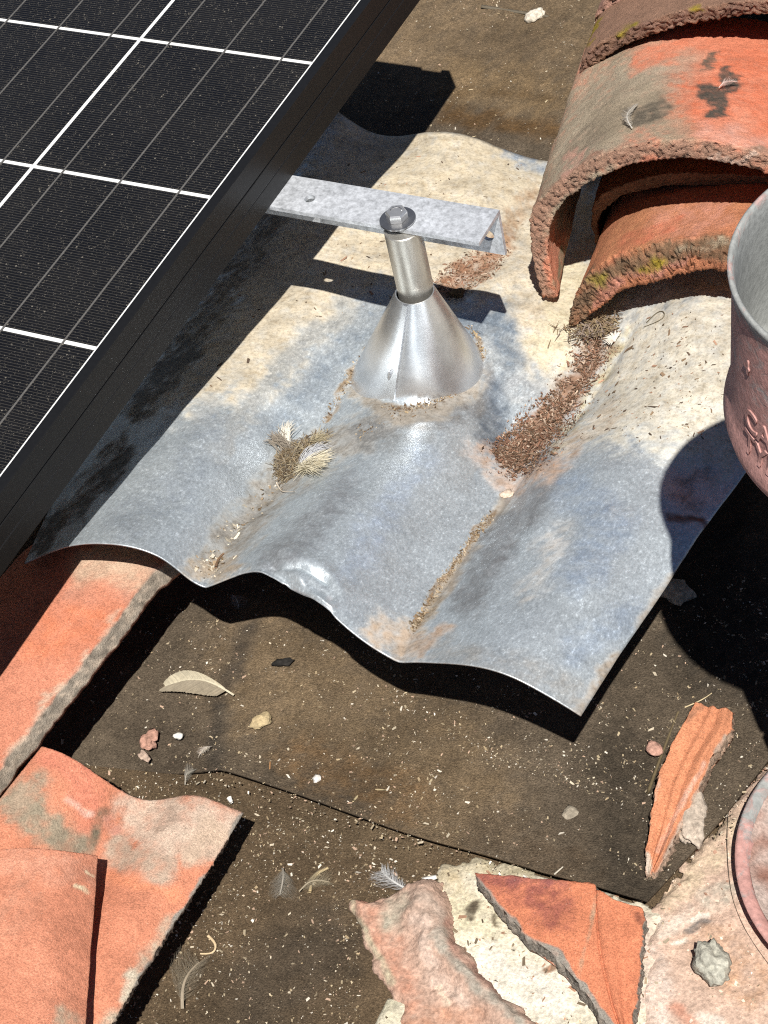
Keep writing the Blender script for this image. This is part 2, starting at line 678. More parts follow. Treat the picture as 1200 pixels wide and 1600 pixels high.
def mat_glass():
    m, nt, b, out = newmat('dusty_panel_glass')
    nt.nodes.remove(b)
    k = N(nt)
    co = k.coord()
    tr = nt.nodes.new('ShaderNodeBsdfTransparent')
    gl = nt.nodes.new('ShaderNodeBsdfGlossy')
    gl.inputs['Roughness'].default_value = 0.08
    lw = nt.nodes.new('ShaderNodeLayerWeight')
    lw.inputs['Blend'].default_value = 0.5
    mx = nt.nodes.new('ShaderNodeMixShader')
    k.link(k.math('ADD', 0.018, k.math('MULTIPLY', k.math('POWER', lw.outputs['Facing'], 4.0), 0.4)), mx.inputs[0])
    k.link(tr.outputs[0], mx.inputs[1])
    k.link(gl.outputs[0], mx.inputs[2])
    # dust specks and a thin film of dust lying on the glass
    df = nt.nodes.new('ShaderNodeBsdfDiffuse')
    df.inputs[0].default_value = (0.45, 0.41, 0.34, 1)
    v = k.vor(co, 190)
    sp = k.ramp(v, [(0.06, 1.0), (0.16, 0.0)])
    g = k.ramp(k.noise(co, 90, 4, 0.7), [(0.55, 0.0), (0.60, 1.0)])
    v3 = k.vor(co, 560)
    sp2 = k.math('MULTIPLY', k.ramp(v3, [(0.05, 1.0), (0.28, 0.0)]), k.ramp(k.noise(co, 200, 3, 0.7), [(0.46, 0.0), (0.62, 0.7)]))
    film = k.ramp(k.noise(co, 18, 4), [(0.3, 0.0), (0.75, 0.007)])
    f = k.math('ADD', k.math('ADD', k.math('MULTIPLY', k.math('MULTIPLY', sp, g), 0.5), k.math('MULTIPLY', sp2, 0.5)), film)
    mx2 = nt.nodes.new('ShaderNodeMixShader')
    k.link(f, mx2.inputs[0])
    k.link(mx.outputs[0], mx2.inputs[1])
    k.link(df.outputs[0], mx2.inputs[2])
    k.link(mx2.outputs[0], out.inputs[0])
    return m


M_GLASS = mat_glass()


def mat_bucket():
    m, nt, b, out = newmat('smeared_pail')
    k = N(nt)
    co = k.coord()
    sm = k.attr('Smear', 'Fac')
    n = k.noise(k.scalevec(co, (1, 1, 1.6)), 60, 6, 0.75, 0.8)
    f = k.ramp(k.math('ADD', n, k.math('SUBTRACT', sm, 0.5)), [(0.42, 0.0), (0.6, 1.0)])
    n2 = k.noise(co, 220, 4, 0.7)
    grey = k.mix(1.0, (0.30, 0.31, 0.30), k.ramp(n2, [(0.3, 0.75), (0.7, 1.2)]), 'MULTIPLY')
    pink = k.mix(1.0, (0.47, 0.255, 0.225), k.ramp(n2, [(0.3, 0.7), (0.7, 1.25)]), 'MULTIPLY')
    k.link(k.mix(f, grey, pink), b.inputs['Base Color'])
    b.inputs['Roughness'].default_value = 0.75
    k.link(k.bump(k.math('ADD', n2, k.math('MULTIPLY', f, 0.4)), 0.5, 0.0012), b.inputs['Normal'])
    return m


M_BUCKET = mat_bucket()

# colours
ORANGE = (0.60, 0.205, 0.115)
ORANGE_LT = (0.66, 0.27, 0.17)
SALMON = (0.62, 0.34, 0.25)
BEIGE = (0.50, 0.37, 0.28)
GREYTILE = (0.30, 0.255, 0.195)
LIME = (0.56, 0.49, 0.38)
CONC = (0.27, 0.245, 0.21)
BROWN = (0.085, 0.060, 0.036)

# ================================================================== THE ROOF
# deck + lower felt: one broad sheet
nx, ny = 170, 170
xs = np.concatenate([np.linspace(-6, -0.25, 12), np.linspace(-0.2, 1.05, 150), np.linspace(1.1, 6, 12)])
ys = np.concatenate([np.linspace(-6, -0.95, 12), np.linspace(-0.9, 0.75, 190), np.linspace(0.8, 6, 12)])
X, Y = np.meshgrid(xs, ys)
G = np.stack([X, Y, np.zeros_like(X)], -1)
h = nz(G, 7, 1.3, 3).reshape(X.shape) * 0.0016 + nz(G * [1, 3.0, 1], 9, 4.0, 2).reshape(X.shape) * 0.0012 * (Y > 0.1)
G[..., 2] = h - 0.004
F = []
nyy, nxx = X.shape
idx = np.arange(nxx * nyy).reshape(nyy, nxx)
F = [(idx[j, i], idx[j, i + 1], idx[j + 1, i + 1], idx[j + 1, i]) for j in range(nyy - 1) for i in range(nxx - 1)]
deck = struct(mesh_obj('roof_deck', G.reshape(-1, 3), F, M_FELT))
set_col(deck, paint(G.reshape(-1, 3), BROWN, [
    ('line', [(560, 60), (900, 40)], 150, (0.135, 0.098, 0.058), 0.8),
    ('line', [(720, 130), (860, 150)], 60, (0.15, 0.105, 0.058), 0.8),
    ('line', [(700, 170), (880, 200)], 24, (0.085, 0.052, 0.024), 0.8),
    ('line', [(400, 1560), (500, 1480)], 120, (0.062, 0.047, 0.032), 0.9),
    ('line', [(480, 1290), (640, 1330)], 45, (0.10, 0.072, 0.043), 0.8),
], 2.0) * 1.42)

# upper felt with its lapped edge
lap = [(-60, 1150), (120, 1182), (250, 1195), (335, 1199), (450, 1236), (560, 1277), (660, 1312), (760, 1342), (830, 1366), (920, 1392), (1008, 1424)]
nu, nv = 240, 150
fx = np.linspace(-0.12, 0.90, nu)
lapx = np.array([at(*p, 0.006)[0] for p in lap])
lapy = np.array([at(*p, 0.006)[1] for p in lap])
right_edge = [at(*p, 0.012) for p in [(1008, 1424), (1060, 1360), (1120, 1290), (1168, 1228), (1230, 1150), (1330, 1000), (1480, 760)]]
ry = np.array([p[1] for p in right_edge])
rx = np.array([p[0] for p in right_edge])
top = np.zeros((nv, nu, 3))
for j in range(nv):
    t = j / (nv - 1)
    tt = t ** 1.6
    for i in range(nu):
        s = i / (nu - 1)
        x = -0.12 + (0.734 + 0.12) * s
        y0 = np.interp(x, lapx, lapy)
        y = y0 + (0.55 - y0) * tt
        # right border follows the cut edge
        xr = np.interp(y, ry, rx)
        x2 = -0.12 + (xr + 0.12) * s
        top[j, i] = (x2, y, 0)
wob = nz(top, 16, 8.0, 2).reshape(nv, nu)
edge_d = np.minimum((top[..., 1] - top[0:1, :, 1]), 1)
leftf = smooth01((top[..., 0] - 0.36) / 0.06)
lift = np.exp(-edge_d / 0.03) * (0.0045 + 0.0006 * wob) * leftf + smooth01((top[..., 0] - 0.5) / 0.2) * 0.006 * np.exp(-edge_d / 0.12)
rd = np.linspace(1, 0, nu)[None, :] * 0.85
lift = lift + np.exp(-rd / 0.05) * 0.007
dk = nz(top * [1, 1, 0], 7, 1.3, 3).reshape(nv, nu) * 0.0016 - 0.004
low = (1 - leftf) * np.exp(-edge_d / 0.05)
top[..., 2] = (0.0032 + lift + wob * 0.0010) * (1 - low) + (dk + 0.0007) * low
bot = top.copy()
bot[..., 2] = top[..., 2] - 0.003
felt = struct(shell_from_grids('roofing_felt', top, bot, M_FELT))
FP = verts_np(felt)
felt_layers = [
    ('line', [(430, 1060), (640, 1170), (700, 1250)], 170, (0.115, 0.083, 0.050), 0.9),
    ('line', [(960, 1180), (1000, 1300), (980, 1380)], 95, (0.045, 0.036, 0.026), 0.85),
    ('line', [(760, 1300), (900, 1360)], 60, (0.075, 0.055, 0.036), 0.7),
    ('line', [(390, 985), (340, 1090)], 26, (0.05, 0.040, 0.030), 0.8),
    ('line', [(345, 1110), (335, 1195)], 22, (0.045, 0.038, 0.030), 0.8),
    ('line', [(470, 1190), (640, 1250)], 60, (0.125, 0.078, 0.040), 0.6),
    ('line', [(240, 1130), (300, 1220)], 60, (0.062, 0.048, 0.034), 0.7),
    ('line', [(1080, 820), (1150, 1000)], 150, (0.035, 0.030, 0.024), 0.8),  # painted shade: felt colour darkened where the pail's shadow falls
]
felt_layers += [
    ('line', [(560, 60), (900, 40)], 150, (0.14, 0.10, 0.060), 0.8),
    ('line', [(720, 130), (860, 150)], 60, (0.155, 0.108, 0.060), 0.8),
    ('line', [(700, 178), (880, 212)], 24, (0.085, 0.050, 0.022), 0.9),
    ('line', [(690, 140), (880, 155)], 10, (0.10, 0.066, 0.034), 0.8),
]
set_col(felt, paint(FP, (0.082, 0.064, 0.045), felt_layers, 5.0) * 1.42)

# ================================================================== FLASHING SHEET
net_px = [
    [(38, 880, .108), (135, 849, .150), (249, 869, .146), (319, 911, .124), (409, 889, .150), (516, 955, .146), (618, 1027, .120), (760, 1044, .146), (908, 1119, .120)],
    [(110, 740, .085), (245, 690, .118), (345, 720, .112), (425, 755, .088), (530, 740, .106), (640, 770, .104), (765, 808, .084), (905, 830, .122), (1060, 888, .108)],
    [(235, 560, .065), (345, 545, .090), (450, 560, .084), (535, 595, .066), (650, 590, .074), (745, 625, .068), (830, 685, .060), (1000, 660, .106), (1165, 735, .104)],
    [(350, 400, .045), (455, 395, .062), (540, 415, .060), (605, 430, .056), (700, 435, .058), (790, 460, .058), (925, 545, .058), (1085, 500, .098), (1290, 570, .092)],
    [(480, 130, .034), (530, 175, .032), (580, 204, .020), (630, 212, .016), (700, 212, .021), (770, 224, .016), (860, 252, .014), (1050, 300, .040), (1400, 365, .030)],
]
net = [[at(*p) for p in row] for row in net_px]
SU, SV = 300, 240
TV = np.concatenate([np.linspace(0, 0.07, 46)[:-1], np.linspace(0.07, 1, SV - 45)])
SH = net_surface(net, SU, SV, tv=TV)
sn = grid_normals(SH)
q = proj(SH)
ss = np.linspace(0, 1, SU)[None, :]
tt = TV[:, None]
# hand-worked sheet: shallow dents, creases along the troughs, a kinked lip at the front
dz = nz(SH, 13, 3.0, 2).reshape(SV, SU) * 0.0042 + nz(SH, 34, 6.0, 2).reshape(SV, SU) * 0.0009
dz *= np.clip(tt * 6 + 0.25, 0, 1)


def dent(line, rad, depth):
    d = seg_dist(q, line)
    return -depth * np.exp(-(d / rad) ** 2)




def crease(line, rad, depth):
    d = seg_dist(q, line)
    return -depth * np.exp(-d / rad)


dz += crease([(625, 1020), (640, 985), (705, 890), (780, 790), (800, 760)], 18, 0.0060)
dz += crease([(319, 911), (330, 878), (390, 800), (450, 735)], 22, 0.0045)
dz += crease([(490, 690), (510, 655), (560, 570)], 16, 0.0050)
dz += crease([(985, 515), (930, 600), (878, 672), (800, 760)], 12, 0.0040)
dz += crease([(870, 690), (820, 800), (760, 900)], 20, -0.0030)
dz += crease([(560, 690), (640, 655), (720, 640), (780, 590)], 14, 0.0022)
dz += crease([(800, 660), (770, 700), (740, 740)], 14, 0.003)
dz += dent([(770, 640), (790, 690)], 26, 0.005)
dz += dent([(800, 720), (860, 640), (930, 540)], 30, 0.004)
dz += dent([(690, 470), (740, 420), (800, 370)], 22, 0.004)
dz += dent([(985, 515), (930, 600), (878, 672)], 9, 0.0025)
dz += dent([(700, 240), (560, 330)], 40, -0.003)
dz += dent([(330, 640), (420, 640)], 26, 0.003)
dz += dent([(950, 800)], 14, -0.0012)
dz += dent([(860, 760), (830, 860)], 22, -0.003)
dz += dent([(830, 880), (800, 930)], 26, 0.0025)
# kinked lip
lipw = np.exp(-((q[..., 0] - 455) / 62) ** 2)
front = np.exp(-(tt / 0.010) ** 2)
dz += -0.011 * lipw * front * (1 + 0.35 * np.sin(q[..., 0] / 17))
dz += crease([(380, 902), (408, 893), (450, 899), (500, 934), (520, 952)], 6, -0.0050)
dz += crease([(425, 882), (470, 886), (510, 908)], 7, 0.0048)
dz += dent([(505, 890), (530, 925)], 12, -0.003)
dz += dent([(480, 905), (515, 935)], 7, 0.003)
dz += 0.0045 * np.exp(-((q[..., 0] - 470) / 50) ** 2) * np.exp(-((tt - 0.045) / 0.018) ** 2)
dz += dent([(500, 895), (525, 925)], 10, 0.003)
dz += 0.0014 * nz(SH, 60, 12.0, 2).reshape(SV, SU) * np.exp(-(tt / 0.05) ** 2) * lipw
SH = SH + np.array([0, 0, 1.0]) * dz[..., None]
sn = grid_normals(SH)
flash = empty('flashing', tuple(SH[SV // 2, SU // 2]))
sheet = shell_from_grids('sheet', SH, SH - sn * 0.0011, M_SHEET)
parent_keep(sheet, flash)
tag(flash, 'dented galvanised flashing sheet with wavy front edge and a soldered cone', 'flashing')
SPV = verts_np(sheet)
ZINC = (0.53, 0.585, 0.62)
ZINC_D = (0.27, 0.30, 0.34)
DUST = (0.60, 0.53, 0.41)
DUSTW = (0.66, 0.62, 0.52)
PINKD = (0.52, 0.37, 0.28)
GREYD = (0.34, 0.33, 0.31)
slayers = [
    ('poly', [(540, 100), (900, 180), (960, 420), (930, 560), (860, 610), (790, 560), (770, 480), (640, 460), (560, 480), (470, 560), (420, 620), (330, 640), (250, 620), (480, 240)], 60, DUST, 0.95),
    ('poly', [(990, 480), (1180, 430), (1240, 700), (1120, 740), (1000, 690), (900, 680), (940, 590)], 50, DUSTW, 0.92),
    ('line', [(600, 380), (640, 250), (800, 260)], 90, (0.62, 0.54, 0.40), 0.6),
    ('line', [(900, 430), (860, 540)], 50, (0.66, 0.60, 0.44), 0.8),
    ('line', [(540, 480), (450, 560), (340, 700)], 26, (0.55, 0.56, 0.54), 0.75),
    ('line', [(600, 470), (520, 560), (440, 660)], 34, (0.36, 0.42, 0.48), 0.6),
    ('line', [(800, 240), (850, 262)], 22, (0.50, 0.56, 0.62), 0.7),
    ('line', [(730, 520), (780, 500), (800, 560)], 40, (0.30, 0.36, 0.42), 0.8),
    ('line', [(770, 600), (770, 700)], 40, (0.20, 0.24, 0.29), 0.85),
    ('line', [(840, 610), (800, 600)], 26, (0.5, 0.53, 0.55), 0.7),
    ('line', [(330, 880), (395, 800), (470, 720), (560, 680)], 46, (0.30, 0.285, 0.26), 0.9),
    ('line', [(560, 680), (680, 640), (750, 580)], 30, (0.40, 0.39, 0.37), 0.7),
    ('line', [(650, 990), (720, 880), (790, 780)], 14, (0.33, 0.27, 0.20), 0.85),
    ('line', [(730, 930), (800, 820), (860, 740)], 46, (0.30, 0.31, 0.32), 0.85),
    ('line', [(540, 760), (480, 840), (420, 875)], 36, (0.36, 0.38, 0.40), 0.7),
    ('line', [(570, 680), (660, 665), (740, 630)], 34, (0.34, 0.34, 0.33), 0.75),
    ('line', [(660, 720), (600, 800), (560, 880)], 44, (0.52, 0.60, 0.70), 0.6),
    ('line', [(900, 770), (960, 820), (900, 900)], 50, (0.40, 0.48, 0.58), 0.7),
    ('line', [(980, 960), (900, 1010)], 40, (0.42, 0.50, 0.60), 0.6),
    ('line', [(330, 660), (280, 760), (200, 820)], 50, (0.42, 0.47, 0.52), 0.6),
    ('line', [(760, 705), (800, 755), (860, 735), (900, 690)], 26, PINKD, 0.6),
    ('line', [(735, 700), (800, 760)], 24, (0.46, 0.36, 0.30), 0.45),
    ('line', [(590, 985), (650, 1010)], 40, (0.45, 0.36, 0.28), 0.8),
    ('line', [(690, 985), (660, 1015)], 24, (0.40, 0.30, 0.23), 0.7),
    ('line', [(300, 895), (360, 890)], 28, (0.42, 0.35, 0.27), 0.8),
    ('line', [(900, 1090), (830, 1050), (700, 1020)], 38, (0.50, 0.50, 0.48), 0.6),
    ('line', [(908, 1112), (960, 1030)], 18, (0.30, 0.25, 0.20), 0.7),
    ('line', [(1000, 985), (1050, 905)], 14, (0.34, 0.29, 0.24), 0.7),
    ('line', [(880, 830), (855, 870), (820, 930)], 30, (0.48, 0.45, 0.42), 0.38),
    ('line', [(870, 700), (980, 520)], 12, (0.42, 0.37, 0.22), 0.55),
    ('line', [(880, 700), (960, 640)], 20, (0.52, 0.46, 0.38), 0.6),
    ('line', [(556, 588), (570, 615), (600, 636), (640, 641), (690, 628), (730, 600), (752, 565), (748, 535)], 9, (0.24, 0.17, 0.10), 0.85),
    ('line', [(556, 615), (612, 652), (680, 642), (745, 600)], 26, (0.33, 0.30, 0.26), 0.9),
    ('line', [(510, 655), (556, 575), (590, 530)], 7, (0.26, 0.19, 0.12), 0.8),
    ('line', [(640, 985), (700, 895), (770, 800)], 6, (0.22, 0.15, 0.09), 0.8),
    ('line', [(740, 420), (700, 450), (790, 375)], 30, (0.32, 0.17, 0.10), 0.85),
    ('line', [(830, 300), (780, 380)], 26, (0.40, 0.27, 0.17), 0.6),
    ('line', [(935, 540), (870, 640), (805, 712)], 34, (0.30, 0.185, 0.125), 0.92),
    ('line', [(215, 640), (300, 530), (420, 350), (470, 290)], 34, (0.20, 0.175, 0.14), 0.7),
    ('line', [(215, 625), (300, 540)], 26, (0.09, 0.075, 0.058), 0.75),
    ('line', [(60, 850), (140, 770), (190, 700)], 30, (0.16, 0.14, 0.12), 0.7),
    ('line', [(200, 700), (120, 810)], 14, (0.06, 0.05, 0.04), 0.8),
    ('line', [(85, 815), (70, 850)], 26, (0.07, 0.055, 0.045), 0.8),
    ('line', [(1110, 740), (1060, 760), (1090, 790)], 20, (0.16, 0.16, 0.16), 0.5),
    ('line', [(1052, 800), (1090, 812), (1110, 830)], 11, (0.26, 0.10, 0.06), 0.9),
    ('line', [(440, 1000), (520, 940)], 8, (0.55, 0.56, 0.58), 0.8),
]
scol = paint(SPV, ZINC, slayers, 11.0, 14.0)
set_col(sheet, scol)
dust_layers = [(L[0], L[1], L[2], (1, 1, 1) if (L[3][0] - L[3][2]) > 0.035 or L[3] == GREYD else (0.12, 0.12, 0.12), L[4]) for L in slayers]
dcol = paint(SPV, (0.08, 0.08, 0.08), dust_layers, 11.0, 14.0)
set_val(sheet, dcol[:, 0], 'Dust')


def sheet_hit(px, py):
    """nearest sheet sample to a pixel"""
    d = ((q2 - np.array([px, py])) ** 2).sum(-1)
    j, i = np.unravel_index(d.argmin(), d.shape)
    return SH[j, i].copy(), sn[j, i].copy()


q2 = proj(SH)

# cone soldered to the sheet
z0 = 0.070
cb = at(652, 572, z0)
ct = at(648, 455, 0.156)
H = ct[2] - z0


def cone_pt(a, t, dr=0.0):
    c = cb * (1 - t) + ct * t
    r = 0.0500 * (1 - t) + 0.0150 * t + dr
    return np.array([c[0] + r * math.cos(a), c[1] + r * math.sin(a), c[2]])


seg = 96
# seam angle: where the base rim meets pixel (612, 637)
angs = np.linspace(0, 2 * math.pi, 720)
pp = proj(np.array([cone_pt(a, 0.0) for a in angs]))
a_seam = angs[((pp - np.array([613, 637])) ** 2).sum(1).argmin()]
V, F = [], []
rows = 26
ts = np.concatenate([[-0.16], np.linspace(0, 1, rows)])
for t in ts:
    for s in range(seg):
        V.append(cone_pt(2 * math.pi * s / seg, t))
for t in ts[::-1]:
    for s in range(seg):
        V.append(cone_pt(2 * math.pi * s / seg, t, -0.0009))
nr = 2 * len(ts)
for k_ in range(nr):
    k2 = (k_ + 1) % nr
    for s in range(seg):
        s2 = (s + 1) % seg
        F.append((k_ * seg + s, k_ * seg + s2, k2 * seg + s2, k2 * seg + s))
cone = mesh_obj('cone', V, F, M_CONE)
sharp(cone, 50)
parent_keep(cone, flash)
# lapped seam
V, F = [], []
for k_, t in enumerate(np.linspace(-0.06, 1.0, 30)):
    for da, dr in ((-0.0032, 0.0), (-0.0026, 0.0018), (0.0008, 0.0022), (0.0013, 0.0002)):
        r = 0.0500 * (1 - t) + 0.0150 * t
        V.append(cone_pt(a_seam + da / r, t, dr))
for k_ in range(29):
    for c_ in range(3):
        F.append((k_ * 4 + c_, k_ * 4 + c_ + 1, k_ * 4 + c_ + 5, k_ * 4 + c_ + 4))
seam = mesh_obj('seam', V, F, M_CONE, smooth=False)
seam.parent = cone
# small solder blob
cq = proj(np.array([[cone_pt(a, t) for a in angs] for t in np.linspace(0, 1, 100)]))
jj, ii = np.unravel_index((((cq - np.array([608, 588])) ** 2).sum(-1)).argmin(), cq.shape[:2])
bm = bmesh.new()
bmesh.ops.create_uvsphere(bm, u_segments=12, v_segments=8, radius=1)
cpt = Vector(cone_pt(angs[ii], np.linspace(0, 1, 100)[jj], 0.0003))
ax = Vector(ct - cb).normalized()
for v in bm.verts:
    c0 = v.co.copy()
    v.co = cpt + ax * c0.z * 0.006 + Vector((c0.x, c0.y, 0)) * 0.0016
me = bpy.data.meshes.new('solder_blob')
bm.to_mesh(me)
bm.free()
me.materials.append(M_CONE)
me.shade_smooth()
sb = bpy.data.objects.new('solder_blob', me)
COL.objects.link(sb)
sb.parent = cone

# ================================================================== POST, BRACKET AND BOLT
ZB = 0.217
post_xy = (0.4243, -0.1085)
post = empty('mounting_post', (post_xy[0], post_xy[1], 0.0))
tag(post, 'steel pipe post with bolted angle bracket rising out of the cone', 'mounting post')
pr = 0.0139
pipe = lathe('pipe', [(0.0, 0.0), (pr, 0.0), (pr, ZB - 0.0048), (pr - 0.0006, ZB - 0.0042), (0.0, ZB - 0.0042)], M_PIPE, post, 48, (0, 0, 0))
sharp(pipe, 40)
bx0, bx1, by0, by1 = 0.245, 0.4895, -0.1140, -0.0765
plate = plate_with_holes('bracket', [(bx0, by0), (bx1, by0), (bx1, by1), (bx0, by1)], [(0.3425, -0.0985, 0.0042, 0.0042)], ZB - 0.0034, ZB, M_GALV)
parent_keep(plate, post)
fl_lo = ZB - 0.041
flange = plate_with_holes('flange', [(bx0, fl_lo), (bx1, fl_lo), (bx1, ZB - 0.0036), (bx0, ZB - 0.0036)], [(0.4775, ZB - 0.024, 0.0052, 0.0052)], by1 - 0.0032, by1, M_GALV, lambda x, y, z: (x, z, y))
parent_keep(flange, plate)
flange.matrix_parent_inverse = Matrix.Translation(-Vector(post.location)) if False else Matrix.Identity(4)
bc = at(621, 341, ZB + 0.002)
washer = lathe('washer', [(0.0, 0.0003), (0.0132, 0.0003), (0.0137, 0.0008), (0.0135, 0.0018), (0.009, 0.0024), (0.0, 0.0024)], M_BOLT, None, 48, (bc[0], bc[1], ZB))
parent_keep(sharp(washer, 30), post)
# hexagon head with chamfered top
V, F = [], []
ah = 0.35
for r, z in ((0.0082, 0.0026), (0.0082, 0.0078), (0.0071, 0.0090)):
    for s in range(6):
        a = ah + s * math.pi / 3
        V.append((bc[0] + r * math.cos(a), bc[1] + r * math.sin(a), ZB + z))
for k_ in range(2):
    for s in range(6):
        F.append((k_ * 6 + s, k_ * 6 + (s + 1) % 6, k_ * 6 + 6 + (s + 1) % 6, k_ * 6 + 6 + s))
F.append(tuple(range(12, 18)))
bolt = mesh_obj('bolt_head', V, F, M_HEX, smooth=False)
parent_keep(bolt, post)
# raised grade marks on the head
V, F = [], []
for s in range(5):
    a = 0.7 + s * 0.62
    cx, cy = bc[0] + 0.0042 * math.cos(a), bc[1] + 0.0042 * math.sin(a)
    for (u, w) in ((-1, -1), (1, -1), (1, 1), (-1, 1)):
        V.append((cx + u * 0.0004 * math.cos(a) - w * 0.0010 * math.sin(a), cy + u * 0.0004 * math.sin(a) + w * 0.0010 * math.cos(a), ZB + 0.0090))
    for (u, w) in ((-1, -1), (1, -1), (1, 1), (-1, 1)):
        V.append((cx + u * 0.0003 * math.cos(a) - w * 0.0009 * math.sin(a), cy + u * 0.0003 * math.sin(a) + w * 0.0009 * math.cos(a), ZB + 0.0094))
    o_ = s * 8
    F.append((o_ + 4, o_ + 5, o_ + 6, o_ + 7))
    for i in range(4):
        F.append((o_ + i, o_ + (i + 1) % 4, o_ + 4 + (i + 1) % 4, o_ + 4 + i))
mk = mesh_obj('head_marking', V, F, M_BOLT, smooth=False)
mk.parent = bolt

# ================================================================== SOLAR PANEL
ZP = 0.267
PX1 = 0.3160            # outer right face
PY1 = 0.2150            # upper end
PITCH = 0.1585
NC, NR = 6, 10
LIP = 0.0085
PX0 = PX1 - (NC * PITCH + 2 * LIP)
PY0 = PY1 - 1.66
panel = empty('solar_panel', (0, 0, 0.0))
panel.location = (PX1, PY1, ZB)
tag(panel, 'black framed solar panel with white gridded cells beside the flashing', 'solar panel')


def pk(o, par=panel):
    parent_keep(o, par)
    return o


def rail(name, a, b, inward):
    """frame rail from a to b (xy), outer face on the a-b line, profile grooved on the outside"""
    a = np.array([*a, 0.0])
    b = np.array([*b, 0.0])
    inn = np.array([*inward, 0.0])
    prof = [(0.0, ZB), (0.0, ZB + 0.0165), (0.0009, ZB + 0.0170), (0.0009, ZB + 0.0178), (0.0, ZB + 0.0183), (0.0, ZB + 0.0300), (0.0009, ZB + 0.0305), (0.0009, ZB + 0.0312), (0.0, ZB + 0.0317),
            (0.0, ZP - 0.0006), (0.0006, ZP), (LIP - 0.0004, ZP), (LIP, ZP - 0.0004), (LIP, ZP - 0.0016), (0.0022, ZP - 0.0016), (0.0022, ZB + 0.002), (0.030, ZB + 0.002), (0.030, ZB)]
    n = len(prof)
    V = []
    for e in (a, b):
        for d, z in prof:
            V.append(e + inn * d + np.array([0, 0, z]))
    F = [(i, (i + 1) % n, n + (i + 1) % n, n + i) for i in range(n)]
    F += [tuple(range(n))[::-1], tuple(range(n, 2 * n))]
    o = mesh_obj(name, V, F, M_FRAME, smooth=False)
    bm = bmesh.new()
    bm.from_mesh(o.data)
    bmesh.ops.recalc_face_normals(bm, faces=bm.faces)
    bm.to_mesh(o.data)
    bm.free()
    return pk(o)


r1 = rail('frame_rail', (PX1, PY0), (PX1, PY1), (-1, 0))
rail('frame_rail', (PX0, PY0), (PX0, PY1), (1, 0))
rail('frame_rail', (PX0 + 0.0305, PY1), (PX1 - 0.0305, PY1), (0, -1))
rail('frame_rail', (PX0 + 0.0305, PY0), (PX1 - 0.0305, PY0), (0, 1))
# rubbed groove line on the right rail
gl_ = box('groove_line', (PX1 - 0.0012, PY0 + 0.002, ZB + 0.0172), (PX1 - 0.0004, PY1 - 0.002, ZB + 0.0176), M_FRAME_LINE)
pk(gl_)
bs = box('backsheet', (PX0 + 0.0025, PY0 + 0.0025, ZP - 0.0052), (PX1 - 0.0025, PY1 - 0.0025, ZP - 0.0038), M_BACKSHEET)
pk(bs)
# cells: row/column lines measured in the photograph
gx2 = 0.3065            # right border of the last column
row_y = 0.00047         # a white cross line
VP = 0.1641
cell_w, cell_h = 0.1550, 0.1602
me_c = None
bm = bmesh.new()
for x in (0, 1):
    pass
ch = 0.004
pts = [(-cell_w / 2, -cell_h / 2), (cell_w / 2, -cell_h / 2), (cell_w / 2, cell_h / 2), (-cell_w / 2, cell_h / 2)]
vb = [bm.verts.new((x, y, 0)) for x, y in pts]
vt = [bm.verts.new((x, y, 0.0004)) for x, y in pts]
bm.faces.new(vt)
bm.faces.new(vb[::-1])
for i in range(4):
    bm.faces.new((vb[i], vb[(i + 1) % 4], vt[(i + 1) % 4], vt[i]))
me_c = bpy.data.meshes.new('cell')
bm.to_mesh(me_c)
bm.free()
me_c.materials.append(M_CELL)
bm = bmesh.new()
bmesh.ops.create_cube(bm, size=1)
for v in bm.verts:
    v.co = Vector((v.co.x * 0.0015, v.co.y * (VP - 0.0002), v.co.z * 0.0003))
me_b = bpy.data.meshes.new('busbar')
bm.to_mesh(me_b)
bm.free()
me_b.materials.append(M_RIBBON)
for c in range(NC):
    for r in range(-1, 9):
        cx = gx2 - 0.0030 - cell_w / 2 - c * PITCH
        cy = row_y + VP / 2 + 0.0 - r * VP
        if cy + cell_h / 2 > PY1 - 0.003 or cy - cell_h / 2 < PY0 + 0.003:
            continue
        o = bpy.data.objects.new('cell', me_c)
        COL.objects.link(o)
        o.location = (cx, cy, ZP - 0.00375)
        pk(o)
        for bk in (-1, 0, 1):
            bb = bpy.data.objects.new('busbar', me_b)
            COL.objects.link(bb)
            bb.parent = o
            bb.location = (bk * 0.0515, 0, 0.00060)
gp = box('glass', (PX0 + 0.003, PY0 + 0.003, ZP - 0.0029), (PX1 - 0.003, PY1 - 0.003, ZP - 0.0019), M_GLASS)
pk(gp)

